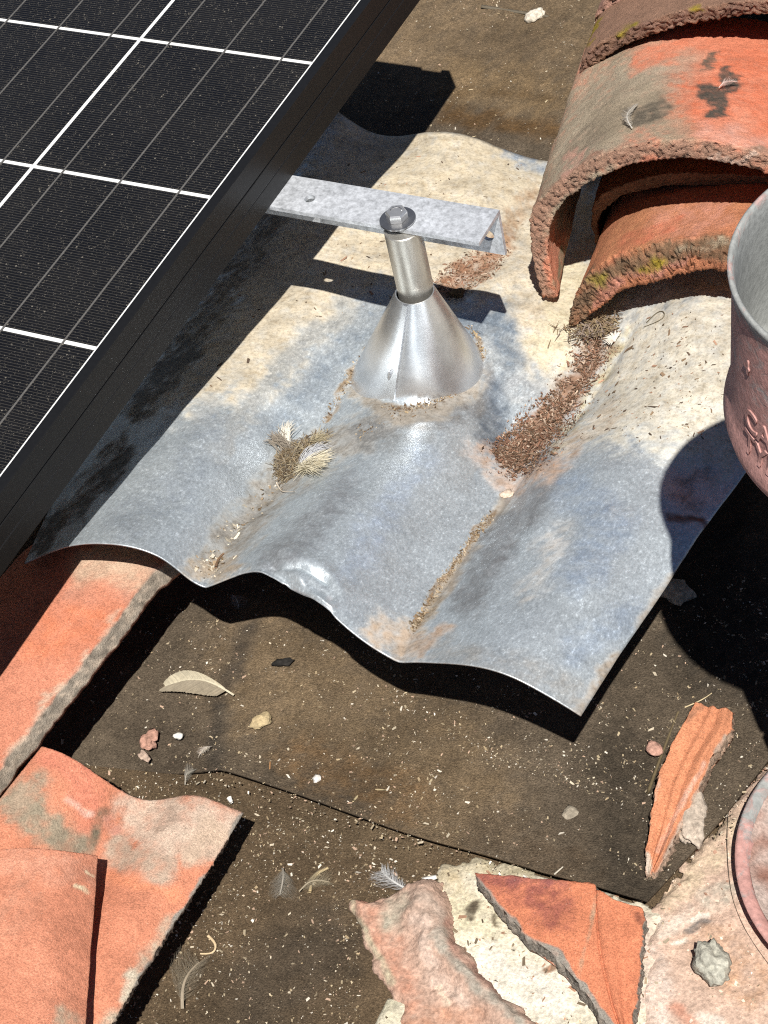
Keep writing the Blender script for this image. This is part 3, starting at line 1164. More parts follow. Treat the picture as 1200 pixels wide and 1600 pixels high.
# ================================================================== ROOF TILES
def barrel(name, outer, inner, y0, length, drift, scale_end, cx, n=260, m=70, zs=1.0, zo=0.0, gain=1.25, layers=(), base=ORANGE, jag=0.0035, mat=M_CLAY_ROUGH, seed=1.0, rim=10, ruff=0.0008):
    """shell with arch profile (x, z) in the plane y=y0, swept up the slope; drift=(dx,dz) over the length"""
    outer = np.array(outer, float)
    inner = np.array(inner, float)

    def resamp(p):
        k_ = np.concatenate([[0], np.cumsum(np.linalg.norm(np.diff(p, axis=0), axis=1))])
        k_ /= k_[-1]
        f_ = spline(k_, p, np.linspace(0, 1, n))
        return f_
    O, I = resamp(outer), resamp(inner)
    ls = np.concatenate([np.linspace(0, 0.06, 8)[:-1], np.linspace(0.06, 1, m)])
    top = np.zeros((len(ls), n, 3))
    bot = np.zeros_like(top)
    for j, l in enumerate(ls):
        sc = 1 + (scale_end - 1) * l
        for G_, p in ((top, O), (bot, I)):
            G_[j, :, 0] = cx + (p[:, 0] - cx) * sc + drift[0] * l
            G_[j, :, 1] = y0 + length * l
            G_[j, :, 2] = np.maximum(p[:, 1] * (1 + (zs - 1) * l) + zo * l + drift[1] * l, 0.001)
    for G_, sgn in ((top, 1), (bot, -1)):
        nn = grid_normals(G_)
        a = nz(G_, 60, seed, 3).reshape(G_.shape[:2]) * ruff + nz(G_, 14, seed + 5, 2).reshape(G_.shape[:2]) * 0.0016
        edge = np.exp(-(ls * length / 0.006) ** 2)[:, None]
        b_ = nz(G_, 620, seed + 2, 3).reshape(G_.shape[:2]) * jag * edge
        G_ += nn * (a + b_)[..., None]
        G_[..., 1] += (nz(G_, 300, seed + 7, 4).reshape(G_.shape[:2]) * jag * 0.45) * edge
    o = shell_from_grids(name, top, bot, mat, rim=rim, jag=jag, seed=seed)
    set_col(o, np.clip(paint(verts_np(o), base, layers, seed, 16) * gain, 0, 0.85))
    return o


yC = 0.0016
Co = [(.469, .060), (.467, .112), (.473, .148), (.507, .189), (.537, .216), (.583, .235), (.617, .241), (.665, .238), (.715, .221), (.760, .185), (.785, .135), (.792, .072)]
Ci = [(.483, .062), (.481, .108), (.490, .146), (.510, .172), (.541, .199), (.581, .218), (.616, .225), (.664, .222), (.706, .206), (.745, .173), (.769, .130), (.777, .074)]
CRIM = (0.34, 0.20, 0.14)
tile_c = barrel('roof_tile', Co, Ci, yC, 0.29, (-0.078, 0.0), 1.0, 0.63, zs=0.50, zo=0.0150, seed=3.0, base=(0.60, 0.24, 0.15), jag=0.0016, layers=[
    ('line', [(1050, 60), (930, 120), (880, 200)], 70, (0.50, 0.29, 0.20), 0.7),
    ('line', [(980, 130), (920, 200), (870, 300)], 110, (0.34, 0.28, 0.20), 0.95),
    ('line', [(1060, 120), (960, 180), (900, 260)], 75, (0.36, 0.30, 0.22), 0.9),
    ('line', [(960, 190), (1010, 165), (1060, 200)], 60, (0.31, 0.25, 0.175), 0.9),
    ('line', [(1100, 150), (1180, 80), (1220, 200)], 85, (0.62, 0.175, 0.09), 0.75),
    ('line', [(1000, 95), (1100, 55), (1200, 60)], 28, (0.62, 0.21, 0.12), 0.8),
    ('line', [(1110, 200), (1190, 230)], 30, (0.62, 0.32, 0.24), 0.6),
    ('line', [(845, 450), (832, 380), (838, 330), (890, 284), (940, 252), (1025, 235), (1095, 237), (1200, 252)], 20, CRIM, 0.95, 0.5),
    ('line', [(848, 455), (842, 400)], 15, (0.40, 0.24, 0.17), 0.9),
    ('line', [(1132, 118), (1146, 128), (1120, 165), (1104, 140)], 17, (0.085, 0.07, 0.055), 0.97, 0.5),
    ('line', [(1106, 95), (1112, 88)], 13, (0.12, 0.095, 0.07), 0.85, 0.5),
    ('line', [(985, 172), (1000, 180), (1035, 168)], 18, (0.12, 0.10, 0.075), 0.8),
    ('line', [(895, 245), (930, 200)], 24, (0.24, 0.19, 0.135), 0.6),
    ('line', [(900, 240), (885, 270)], 12, (0.60, 0.33, 0.25), 0.6),
    ('line', [(872, 440), (884, 400)], 14, (0.25, 0.23, 0.15), 0.9),
    ('line', [(1110, 250), (1180, 245)], 7, (0.7, 0.55, 0.45), 0.5),
])
tag(tile_c, 'large grey and red arched clay tile with droppings and rough front rim', 'roof tile')

yD = -0.024
Do = [(.505, .062), (.514, .093), (.533, .125), (.560, .148), (.586, .161), (.622, .174), (.650, .182), (.70, .188), (.75, .180), (.80, .155), (.84, .115), (.856, .100)]
Di = [(.509, .058), (.539, .092), (.556, .109), (.583, .124), (.610, .138), (.645, .148), (.70, .154), (.745, .147), (.785, .128), (.82, .100), (.832, .098)]
DRIM = (0.20, 0.125, 0.075)
tile_d = barrel('roof_tile', Do, Di, yD, 0.22, (-0.035, 0.0), 1.0, 0.68, zs=0.62, zo=0.012, seed=9.0, base=(0.42, 0.17, 0.09), jag=0.0022, layers=[
    ('line', [(960, 400), (1020, 345), (1150, 300)], 60, (0.44, 0.20, 0.10), 0.6),
    ('line', [(1040, 350), (1120, 330)], 40, (0.50, 0.23, 0.16), 0.6),
    ('line', [(940, 420), (980, 372), (1060, 345)], 14, (0.48, 0.16, 0.09), 0.6),
    ('line', [(895, 500), (915, 455), (950, 430), (985, 410), (1030, 400), (1100, 390), (1150, 392)], 26, DRIM, 0.9, 0.5),
    ('line', [(930, 470), (990, 435), (1080, 412)], 9, (0.45, 0.21, 0.16), 0.65),
    ('line', [(1005, 418), (1030, 408)], 13, (0.30, 0.22, 0.03), 0.9),
    ('line', [(930, 450), (940, 440)], 15, (0.26, 0.20, 0.04), 0.85),
    ('line', [(1060, 395), (1140, 380)], 8, (0.42, 0.34, 0.24), 0.6),
    ('line', [(900, 490), (910, 470)], 10, (0.17, 0.11, 0.07), 0.8),
])
tag(tile_d, 'mossy orange arched tile with crumbling rim lying on the flashing', 'roof tile')

# nested tile glimpsed inside the big one
yE = 0.060
Epx_o = [(924, 345), (930, 318), (950, 300), (980, 287), (1025, 276), (1095, 270), (1150, 271)]
Epx_i = [(934, 345), (942, 330), (958, 316), (985, 303), (1025, 294), (1095, 288), (1150, 288)]


def prof_from(px, y, right_x, foot):
    p = [on_y(a, b, y)[[0, 2]] for a, b in px]
    p = [(p[0][0] + 0.004, foot)] + [tuple(v) for v in p]
    # mirror the arch to its right foot
    xm = p[-1][0] + 0.02
    mir = [(2 * xm - x, z) for x, z in p[::-1]]
    return p + mir


Eo = prof_from(Epx_o, yE, 0.75, 0.055)
Ei = prof_from(Epx_i, yE, 0.75, 0.055)
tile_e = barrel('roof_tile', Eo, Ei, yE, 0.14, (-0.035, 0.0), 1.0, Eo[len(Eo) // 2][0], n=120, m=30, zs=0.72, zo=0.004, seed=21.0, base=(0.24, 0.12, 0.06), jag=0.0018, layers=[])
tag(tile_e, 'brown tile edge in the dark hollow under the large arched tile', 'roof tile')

# two upper courses at the top of the picture
yB = 0.226
Bpx_o = [(905, 116), (907, 98), (925, 76), (969, 52), (1020, 32), (1077, 16), (1140, 6), (1200, 0)]
Bpx_i = [(911, 116), (915, 108), (935, 96), (969, 76), (1020, 55), (1077, 38), (1140, 27), (1200, 21)]


Bo = prof_from(Bpx_o, yB, 0.75, 0.012)
Bi = prof_from(Bpx_i, yB, 0.75, 0.012)
BR = (0.20, 0.115, 0.085)
tile_b = barrel('roof_tile', Bo, Bi, yB, 0.30, (-0.06, 0.0), 1.0, Bo[len(Bo) // 2][0], seed=14.0, zs=0.6, zo=0.01, base=(0.24, 0.14, 0.095), jag=0.0022, layers=[
    ('line', [(908, 105), (930, 85), (969, 64), (1020, 43), (1077, 27), (1140, 15), (1200, 10)], 16, BR, 0.9),
    ('line', [(915, 60), (930, 5)], 12, (0.26, 0.19, 0.02), 0.95),
    ('line', [(975, 55), (995, 44)], 11, (0.25, 0.19, 0.03), 0.95),
    ('line', [(1075, 18), (1085, 14)], 9, (0.27, 0.20, 0.03), 0.95),
])
tag(tile_b, 'tile with crumbled mossy rim overlapping the large arched tile', 'roof tile')
yA = yB + 0.075
Apx_o = [(930, 34), (933, 20), (945, 4), (975, -18), (1020, -40), (1077, -58), (1140, -68), (1200, -74)]
Apx_i = [(936, 34), (942, 28), (955, 20), (975, 8), (1020, -12), (1077, -30), (1140, -42), (1200, -48)]
Ao = prof_from(Apx_o, yA, 0.75, 0.012)
Ai = prof_from(Apx_i, yA, 0.75, 0.012)
tile_a = barrel('roof_tile', Ao, Ai, yA, 0.30, (-0.06, 0.0), 1.0, Ao[len(Ao) // 2][0], seed=17.0, zs=0.6, zo=0.01, base=(0.33, 0.19, 0.14), jag=0.0022, layers=[
    ('line', [(930, 10), (980, 2), (1040, -20)], 16, (0.32, 0.18, 0.14), 0.7)])
tag(tile_a, 'rough pinkish tile rim at the very top of the picture', 'roof tile')

# left cover tile running under the flashing
er = at(239, 893, 0.098)


def grey_flank(o, n_grid, nu, side, col=CONC):
    # broken side faces show the grey, gritty body of the tile
    ca = o.data.color_attributes['Col']
    n = len(ca.data)
    buf = np.empty(n * 4, np.float32)
    ca.data.foreach_get('color', buf)
    buf = buf.reshape(-1, 4)
    V_ = verts_np(o)
    v_ = nz(V_[n_grid:], 220, 3.0, 3)[:, None]
    buf[n_grid:, :3] = np.asarray(col) * (1 + 0.5 * v_) + np.array([0.12, 0.07, 0.04]) * np.clip(v_, 0, 1)
    ca.data.foreach_set('color', buf.ravel())


def left_tile():
    prof = [(0.0, 0.0), (-0.020, 0.004), (-0.045, 0.006), (-0.070, 0.004), (-0.095, -0.003), (-0.118, -0.016), (-0.136, -0.038), (-0.146, -0.070), (-0.150, -0.094)]
    k_ = np.array(prof)
    s_ = np.concatenate([[0], np.cumsum(np.linalg.norm(np.diff(k_, axis=0), axis=1))])
    P_ = spline(s_ / s_[-1], k_, np.linspace(0, 1, 80))
    ls = np.linspace(-0.30, 0.16, 130)
    top = np.zeros((len(ls), 80, 3))
    for j, l in enumerate(ls):
        top[j, :, 0] = er[0] + P_[:, 0] + 0.087 * l
        top[j, :, 1] = er[1] + l
        top[j, :, 2] = np.maximum(er[2] + P_[:, 1] - (-0.01 if l < 0 else 0.30) * l, 0.004)
    nn = grid_normals(top)
    top += nn * (nz(top, 55, 4.0, 3).reshape(top.shape[:2]) * 0.0007)[..., None]
    top[:, 0, 0] += nz(top[:, 0], 90, 3.0, 3) * 0.0016
    bot = top - nn * 0.0155
    bot[..., 2] = np.maximum(bot[..., 2], 0.0015)
    # right flank is a rough sawn face: keep it close to vertical
    bot[:, 0, 0] = top[:, 0, 0] + 0.004
    bot[:, 0, 2] = top[:, 0, 2] - 0.016
    o = shell_from_grids('roof_tile', top, bot, M_CLAY, rim=6, jag=0.0009, seed=2.0)
    o.data.update()
    edge_line = [(245, 888), (190, 960), (145, 1022), (100, 1085), (50, 1155), (0, 1222), (-40, 1275)]
    set_col(o, paint(verts_np(o), (0.54, 0.215, 0.135), [
        ('line', [(130, 880), (230, 900)], 44, (0.50, 0.35, 0.25), 0.9),
        ('line', [(150, 860), (230, 870)], 22, (0.46, 0.36, 0.26), 0.8),
        ('line', [(110, 935), (190, 935)], 28, (0.42, 0.22, 0.16), 0.6),
        ('line', [(60, 1000), (160, 960)], 60, (0.60, 0.20, 0.105), 0.6),
        ('line', [(140, 1018), (118, 1048), (66, 1110), (4, 1192)], 9, LIME, 0.55, 1.0),
        ('line', [(188, 950), (155, 996)], 6, LIME, 0.4, 1.0),
        ('line', [(238, 888), (250, 892)], 8, (0.5, 0.42, 0.35), 0.7),
    ], 6.0, 12))
    grey_flank(o, len(ls) * 80 * 2, 80, 0, (0.36, 0.31, 0.25))
    return o


tile_l = left_tile()
tag(tile_l, 'orange clay cover tile running out from under the left flashing edge', 'roof tile')

# lower-left S-shaped tile and the flat tile lying on it
def px_tile(name, rows, thick, base, layers, seed, nu=130, nv=150, jag=0.0016, rough=0.0006, mat=M_CLAY):
    net = [[at(*p) for p in r] for r in rows]
    g = net_surface(net, nu, nv)
    nn = grid_normals(g)
    g = g + nn * (nz(g, 55, seed, 3).reshape(g.shape[:2]) * rough)[..., None]
    b = g - nn * thick
    b[..., 2] = np.maximum(b[..., 2], 0.0055)
    o = shell_from_grids(name, g, b, mat, rim=5, jag=jag, seed=seed)
    set_col(o, paint(verts_np(o), base, layers, seed, 12))
    return o


tile_s = px_tile('roof_tile', [
    [(65, 1166, .112), (115, 1186, .106), (180, 1230, .082), (235, 1250, .062), (290, 1243, .066), (335, 1251, .066), (381, 1270, .054)],
    [(0, 1248, .112), (48, 1272, .106), (112, 1318, .084), (165, 1340, .066), (215, 1345, .072), (258, 1362, .072), (305, 1392, .062)],
    [(-75, 1350, .112), (-20, 1378, .106), (40, 1428, .084), (92, 1455, .068), (140, 1462, .076), (180, 1482, .076), (224, 1517, .068)],
    [(-150, 1455, .112), (-95, 1490, .106), (-35, 1545, .086), (15, 1578, .070), (62, 1590, .080), (100, 1612, .080), (144, 1652, .072)],
    [(-235, 1570, .112), (-180, 1612, .106), (-118, 1672, .086), (-68, 1708, .072), (-22, 1722, .082), (16, 1746, .082), (60, 1790, .074)],
], 0.0135, (0.56, 0.225, 0.135), [
    ('line', [(230, 1275), (300, 1290), (350, 1290)], 74, (0.54, 0.41, 0.32), 0.97),
    ('line', [(250, 1320), (320, 1310)], 50, (0.54, 0.42, 0.33), 0.9),
    ('line', [(180, 1330), (260, 1360)], 34, (0.44, 0.33, 0.25), 0.9),
    ('line', [(300, 1330), (330, 1300)], 40, (0.52, 0.39, 0.29), 0.9),
    ('line', [(30, 1250), (60, 1280), (110, 1320)], 48, (0.28, 0.235, 0.17), 0.92),
    ('line', [(60, 1215), (20, 1270)], 26, (0.33, 0.25, 0.18), 0.7),
    ('line', [(85, 1180), (130, 1215), (140, 1280)], 36, (0.58, 0.21, 0.135), 0.85),
    ('line', [(110, 1250), (140, 1275)], 10, (0.62, 0.40, 0.32), 0.7),
    ('line', [(160, 1270), (140, 1320)], 14, (0.16, 0.13, 0.09), 0.7),
    ('line', [(180, 1300), (170, 1290)], 16, (0.56, 0.27, 0.2), 0.7),
    ('line', [(250, 1290), (275, 1275)], 16, (0.30, 0.22, 0.17), 0.6),
    ('line', [(175, 1372), (230, 1378), (285, 1398)], 14, (0.64, 0.25, 0.14), 0.9),
    ('line', [(270, 1440), (235, 1500), (190, 1580), (160, 1620)], 24, (0.42, 0.36, 0.27), 0.75, 0.9),
    ('line', [(215, 1520), (190, 1560)], 12, LIME, 0.7),
    ('line', [(388, 1276), (312, 1392), (280, 1440), (232, 1524), (184, 1608)], 10, CONC, 0.98, 0.4),
], 8.0)
grey_flank(tile_s, 130 * 150 * 2, 130, 0, (0.30, 0.25, 0.20))
tag(tile_s, 'S-shaped tile, salmon and grey, with its end on the bare felt', 'roof tile')

tile_f = px_tile('roof_tile', [
    [(-70, 1345, .118), (-10, 1329, .124), (50, 1325, .122), (105, 1330, .113), (153, 1337, .095)],
    [(-100, 1430, .118), (-30, 1412, .124), (35, 1408, .122), (95, 1414, .113), (147, 1424, .095)],
    [(-130, 1540, .118), (-50, 1516, .124), (20, 1512, .122), (84, 1518, .113), (139, 1530, .095)],
    [(-160, 1660, .118), (-70, 1630, .124), (5, 1626, .122), (74, 1634, .113), (131, 1646, .095)],
    [(-190, 1760, .118), (-90, 1730, .124), (-10, 1726, .122), (64, 1734, .113), (125, 1746, .095)],
], 0.0135, (0.57, 0.23, 0.14), [
    ('line', [(20, 1345), (80, 1350), (140, 1360)], 40, (0.57, 0.27, 0.18), 0.7),
    ('line', [(30, 1480), (80, 1560)], 70, (0.60, 0.25, 0.155), 0.6),
    ('line', [(130, 1363), (143, 1367)], 5, (0.72, 0.62, 0.42), 0.8),
    ('line', [(123, 1387), (140, 1394)], 5, (0.72, 0.62, 0.42), 0.8),
    ('line', [(100, 1590), (130, 1610)], 30, (0.45, 0.36, 0.26), 0.7),
    ('line', [(0, 1440), (40, 1400)], 45, (0.52, 0.24, 0.155), 0.5),
], 12.0)
tag(tile_f, 'plain orange tile lying on top of the S-shaped tile, lower left corner', 'roof tile')


# tile shards with pressed ridges
def shard(name, rows, thick, ridges, base, layers, seed, nu=90, nv=110):
    net = [[at(*p) for p in r] for r in rows]
    g = net_surface(net, nu, nv, linear_v=True)
    s_ = np.linspace(0, 1, nu)
    rz = np.zeros(nu)
    for c, w, hgt in ridges:
        rz += hgt * np.exp(-((s_ - c) / w) ** 2)
    taper = 1.0
    g[..., 2] += rz[None, :] * taper
    jn = nz(g, 130, seed, 3).reshape(nv, nu)
    g[:, 0, :2] += (jn[:, 0] * 0.0012)[:, None]
    g[:, -1, :2] += (jn[:, -1] * 0.0012)[:, None]
    g[0, :, 1] += jn[0] * 0.0014
    nn = grid_normals(g)
    g += nn * (nz(g, 70, seed + 1, 3).reshape(nv, nu) * 0.0005)[..., None]
    b = g.copy()
    b[..., 2] = np.maximum(g[..., 2] - thick, 0.0065)
    o = shell_from_grids(name, g, b, M_CLAY, rim=6, jag=0.0016, seed=seed)
    set_col(o, paint(verts_np(o), base, layers, seed, 7))
    return o


sh1 = shard('tile_shard', [
    [(1086, 1098, .030), (1118, 1104, .030), (1146, 1113, .026)],
    [(1070, 1126, .030), (1106, 1136, .030), (1143, 1140, .026)],
    [(1048, 1168, .029), (1080, 1180, .029), (1112, 1184, .026)],
    [(1028, 1214, .028), (1062, 1222, .028), (1095, 1226, .025)],
    [(1016, 1284, .026), (1044, 1282, .026), (1072, 1274, .023)],
    [(1010, 1330, .024), (1027, 1332, .024), (1044, 1332, .022)],
    [(1009, 1362, .022), (1016, 1364, .022), (1024, 1364, .021)],
], 0.013, [(0.30, 0.10, -0.0022), (0.55, 0.08, -0.0016), (0.80, 0.12, 0.0026)], (0.57, 0.235, 0.125), [
    ('line', [(1140, 1150), (1112, 1196), (1090, 1240), (1068, 1285), (1040, 1345), (1020, 1375)], 8, (0.42, 0.32, 0.25), 0.9),
    ('line', [(1010, 1370), (1013, 1340)], 8, (0.55, 0.47, 0.38), 0.8),
    ('line', [(1100, 1190), (1060, 1260), (1030, 1330)], 7, (0.66, 0.38, 0.28), 0.6),
    ('line', [(1075, 1120), (1095, 1100)], 10, (0.36, 0.17, 0.10), 0.7),
    ('line', [(1022, 1250), (1030, 1215)], 6, (0.55, 0.36, 0.26), 0.6),
], 31.0)
grey_flank(sh1, 90 * 110 * 2, 90, 0, (0.42, 0.30, 0.22))
tag(sh1, 'long narrow orange tile shard with grooves lying on dark felt', 'tile shard')

sh2 = shard('tile_shard', [
    [(742, 1363, .032), (795, 1368, .032), (860, 1374, .032), (926, 1381, .032), (936, 1393, .032), (1007, 1419, .030)],
    [(782, 1420, .032), (822, 1422, .032), (874, 1428, .032), (926, 1436, .032), (940, 1442, .032), (1004, 1458, .030)],
    [(822, 1462, .031), (856, 1464, .031), (894, 1470, .031), (930, 1478, .031), (946, 1484, .031), (1000, 1498, .029)],
    [(866, 1492, .030), (892, 1498, .030), (918, 1508, .030), (938, 1516, .030), (954, 1524, .030), (996, 1540, .028)],
    [(908, 1542, .029), (924, 1550, .029), (938, 1556, .029), (952, 1564, .029), (962, 1572, .029), (990, 1584, .027)],
    [(952, 1604, .028), (958, 1608, .028), (964, 1612, .028), (970, 1616, .028), (976, 1620, .028), (984, 1628, .026)],
    [(972, 1640, .027), (973, 1641, .027), (975, 1642, .027), (977, 1643, .027), (979, 1644, .027), (982, 1646, .026)],
], 0.016, [(0.70, 0.05, -0.0016), (0.84, 0.05, 0.0014), (0.91, 0.04, -0.0014)], (0.57, 0.205, 0.11), [
    ('line', [(760, 1368), (830, 1385), (860, 1420)], 52, (0.30, 0.10, 0.075), 0.75),
    ('line', [(800, 1370), (880, 1376)], 20, (0.25, 0.09, 0.08), 0.6),
    ('line', [(733, 1374), (768, 1418), (815, 1464), (862, 1490), (902, 1540), (952, 1606)], 13, CONC, 0.98, 0.4),
    ('line', [(995, 1430), (1006, 1440)], 8, (0.28, 0.10, 0.06), 0.7),
    ('line', [(930, 1400), (905, 1520)], 5, (0.40, 0.26, 0.17), 0.5),
], 37.0)
grey_flank(sh2, 90 * 110 * 2, 90, 0)
tag(sh2, 'triangular orange tile shard with grey broken edge lying on mortar', 'tile shard')


# ================================================================== MORTAR
def patch(name, poly, step, zfun, base, layers, seed, label, cat, mat=M_MORTAR, edge=12.0, zbase=0.0, warp=10):
    """uneven crust: a height field over a polygon (pixels measured on the roof), feathered to its border"""
    poly = np.array(poly, float)
    W = np.array([at(px, py, 0.004)[:2] for px, py in poly])
    x0, y0_ = W.min(0) - step
    x1, y1_ = W.max(0) + step
    gx = np.arange(x0, x1, step)
    gy = np.arange(y0_, y1_, step)
    XX, YY = np.meshgrid(gx, gy)
    P3 = np.stack([XX, YY, np.zeros_like(XX)], -1)
    w1 = nz(P3, 60, seed, 3).reshape(XX.shape) * 0.006
    w2 = nz(P3, 60, seed + 5, 3).reshape(XX.shape) * 0.006
    pts = np.stack([XX + w1, YY + w2], -1)
    ins = in_poly(pts, W)
    d = seg_dist(pts, list(W) + [W[0]])
    d = np.where(ins, d, 0)
    qq = proj(np.stack([XX, YY, np.full_like(XX, 0.006)], -1))
    Z = zfun(XX, YY, d, qq, P3)
    idm = -np.ones(XX.shape, int)
    V, F = [], []
    jj, ii = np.where(ins)
    for n_, (j, i) in enumerate(zip(jj, ii)):
        idm[j, i] = n_
        V.append((XX[j, i], YY[j, i], Z[j, i]))
    for j in range(XX.shape[0] - 1):
        for i in range(XX.shape[1] - 1):
            c = (idm[j, i], idm[j, i + 1], idm[j + 1, i + 1], idm[j + 1, i])
            if min(c) >= 0:
                F.append(c)
    o = mesh_obj(name, V, F, mat)
    # skirt
    bm = bmesh.new()
    bm.from_mesh(o.data)
    be = [e for e in bm.edges if e.is_boundary]
    ex = bmesh.ops.extrude_edge_only(bm, edges=be)
    for v in [g for g in ex['geom'] if isinstance(g, bmesh.types.BMVert)]:
        v.co.z = zbase
    bmesh.ops.recalc_face_normals(bm, faces=bm.faces)
    bm.to_mesh(o.data)
    bm.free()
    o.data.shade_smooth()
    set_col(o, paint(verts_np(o), base, layers, seed, warp))
    tag(o, label, cat)
    return o


def zbed(XX, YY, d, qq, P3):
    return 0.0015 + 0.0035 * smooth01(d / 0.012) + nz(P3, 24, 51, 3).reshape(XX.shape) * 0.0014 + nz(P3, 110, 52, 3).reshape(XX.shape) * 0.0007


bed = patch('mortar_bed', [(690, 1352), (720, 1335), (770, 1340), (835, 1360), (930, 1385), (1040, 1420), (1040, 1700), (560, 1700), (585, 1590), (615, 1545), (640, 1500), (660, 1420)], 0.0016, zbed,
            (0.58, 0.53, 0.42), [
                ('line', [(720, 1345), (830, 1362)], 26, (0.46, 0.40, 0.27), 0.8),
                ('line', [(700, 1360), (720, 1420)], 30, (0.42, 0.35, 0.23), 0.7),
                ('line', [(720, 1430), (770, 1440)], 44, (0.56, 0.51, 0.36), 0.8),
                ('line', [(760, 1520), (860, 1560)], 70, (0.66, 0.62, 0.54), 0.8),
                ('line', [(734, 1418), (736, 1432)], 9, (0.10, 0.08, 0.055), 0.95, 0.4),
                ('line', [(776, 1432), (778, 1440)], 5, (0.14, 0.11, 0.07), 0.9, 0.4),
                ('line', [(855, 1515), (866, 1508)], 8, (0.28, 0.18, 0.12), 0.85, 0.5),
                ('line', [(1000, 1450), (1010, 1560)], 30, (0.56, 0.45, 0.38), 0.7),
                ('line', [(590, 1590), (640, 1580)], 30, (0.52, 0.49, 0.36), 0.7),
            ], 51.0, 'pale lime mortar bed under the triangular tile shard', 'mortar')

ridge_line = [(662, 1400), (672, 1440), (690, 1480), (730, 1530), (780, 1575), (830, 1612), (880, 1650)]


def zcrust(XX, YY, d, qq, P3):
    z = 0.003 + 0.005 * smooth01(d / 0.008)
    rd_ = seg_dist(qq, ridge_line)
    z = z + 0.010 * np.exp(-(rd_ / 30) ** 2)
    rl = seg_dist(qq, [(648, 1395), (655, 1470), (690, 1545), (770, 1620)])
    lump = nz(P3, 55, 61, 3).reshape(XX.shape)
    z = z + 0.004 * np.exp(-(rl / 22) ** 2) * (0.6 + lump)
    return z + lump * 0.0006 + nz(P3, 260, 62, 3).reshape(XX.shape) * 0.0007


crust = patch('mortar_crust', [(543, 1402), (560, 1398), (600, 1404), (640, 1385), (695, 1378), (705, 1400), (712, 1455), (735, 1500), (775, 1545), (810, 1580), (870, 1625), (930, 1680), (860, 1720), (640, 1720), (622, 1600), (610, 1550), (585, 1510), (560, 1450)], 0.0013, zcrust,
              (0.44, 0.30, 0.23), [
                  ('line', [(570, 1420), (600, 1470), (640, 1560)], 34, (0.46, 0.24, 0.165), 0.7),
                  ('line', [(620, 1410), (610, 1440)], 26, (0.36, 0.32, 0.25), 0.85),
                  ('line', [(660, 1400), (680, 1450)], 36, (0.40, 0.31, 0.25), 0.8),
                  ('line', [(655, 1440), (680, 1530), (720, 1560)], 20, (0.50, 0.38, 0.31), 0.8),
                  ('line', [(700, 1440), (720, 1490), (790, 1560)], 13, (0.36, 0.21, 0.16), 0.8),
                  ('line', [(680, 1460), (740, 1540), (830, 1610)], 16, (0.33, 0.30, 0.25), 0.85),
                  ('line', [(550, 1405), (565, 1450), (610, 1530)], 10, (0.42, 0.37, 0.26), 0.8),
                  ('line', [(640, 1600), (730, 1600)], 40, (0.44, 0.24, 0.16), 0.7),
                  ('line', [(690, 1550), (695, 1570)], 7, (0.62, 0.50, 0.38), 0.8),
              ], 61.0, 'pinkish mortar crust with a curved raised ridge, bottom centre', 'mortar')


def zpink(XX, YY, d, qq, P3):
    a = nz(P3, 18, 71, 3).reshape(XX.shape)
    b = nz(P3, 85, 72, 4).reshape(XX.shape)
    return 0.0015 + 0.0045 * smooth01(d / 0.01) + a * 0.0026 + b * 0.0014


pink = patch('mortar_spread', [(1012, 1418), (1050, 1368), (1100, 1310), (1160, 1232), (1300, 1080), (1500, 1300), (1500, 1750), (960, 1750), (980, 1640), (1000, 1520), (1006, 1450)], 0.0017, zpink,
             (0.50, 0.36, 0.28), [
                 ('line', [(1050, 1400), (1110, 1340), (1150, 1280)], 34, (0.48, 0.38, 0.27), 0.7),
                 ('line', [(1030, 1450), (1080, 1430)], 26, (0.58, 0.50, 0.42), 0.7),
                 ('line', [(1010, 1500), (1030, 1590)], 44, (0.60, 0.50, 0.43), 0.8),
                 ('line', [(1060, 1475), (1075, 1470)], 8, (0.70, 0.66, 0.58), 0.9),
                 ('line', [(1090, 1435), (1105, 1428)], 7, (0.70, 0.66, 0.58), 0.9),
                 ('line', [(1080, 1455), (1106, 1440)], 9, (0.16, 0.155, 0.15), 0.95, 0.4),
                 ('line', [(1060, 1580), (1075, 1600)], 20, (0.46, 0.24, 0.17), 0.8),
                 ('line', [(1095, 1590), (1120, 1600)], 16, (0.66, 0.58, 0.50), 0.8),
                 ('line', [(1110, 1400), (1140, 1390)], 26, (0.42, 0.38, 0.31), 0.7),
                 ('line', [(1110, 1480), (1180, 1540)], 60, (0.46, 0.29, 0.19), 0.6),
             ], 71.0, 'dusty pink mortar spread beside the cut felt, lower right', 'mortar')


def rock(name, px, py, z, size, squash, col, seed, label, cat='stone', group=None, sub=3, rough=0.35, on_sheet=False):
    bm = bmesh.new()
    bmesh.ops.create_icosphere(bm, subdivisions=sub, radius=1.0)
    if on_sheet:
        c = sheet_hit(px, py)[0]
    else:
        c = at(px, py, z)
    zmin = 1e9
    for v in bm.verts:
        n_ = noise.fractal(v.co * 1.4 + Vector((seed, -seed, seed * 2)), 1.0, 2.0, 4)
        f_ = noise.fractal(v.co * 4 + Vector((seed, seed, 0)), 1.0, 2.0, 2)
        v.co *= 1 + rough * n_ + 0.12 * f_
        v.co = Vector((v.co.x * size[0], v.co.y * size[1], v.co.z * squash))
        zmin = min(zmin, v.co.z)
    for v in bm.verts:
        v.co.z -= zmin + squash * 0.15
    me = bpy.data.meshes.new(name)
    bm.to_mesh(me)
    bm.free()
    me.shade_smooth()
    me.materials.append(M_STONE)
    o = bpy.data.objects.new(name, me)
    COL.objects.link(o)
    o.location = c
    o.rotation_euler = (0, 0, seed)
    P_ = verts_np(o)
    n_ = nz(P_, 260, seed, 3)
    set_col(o, np.asarray(col)[None] * (1 + 0.35 * n_[:, None]))
    tag(o, label, cat, group)
    return o


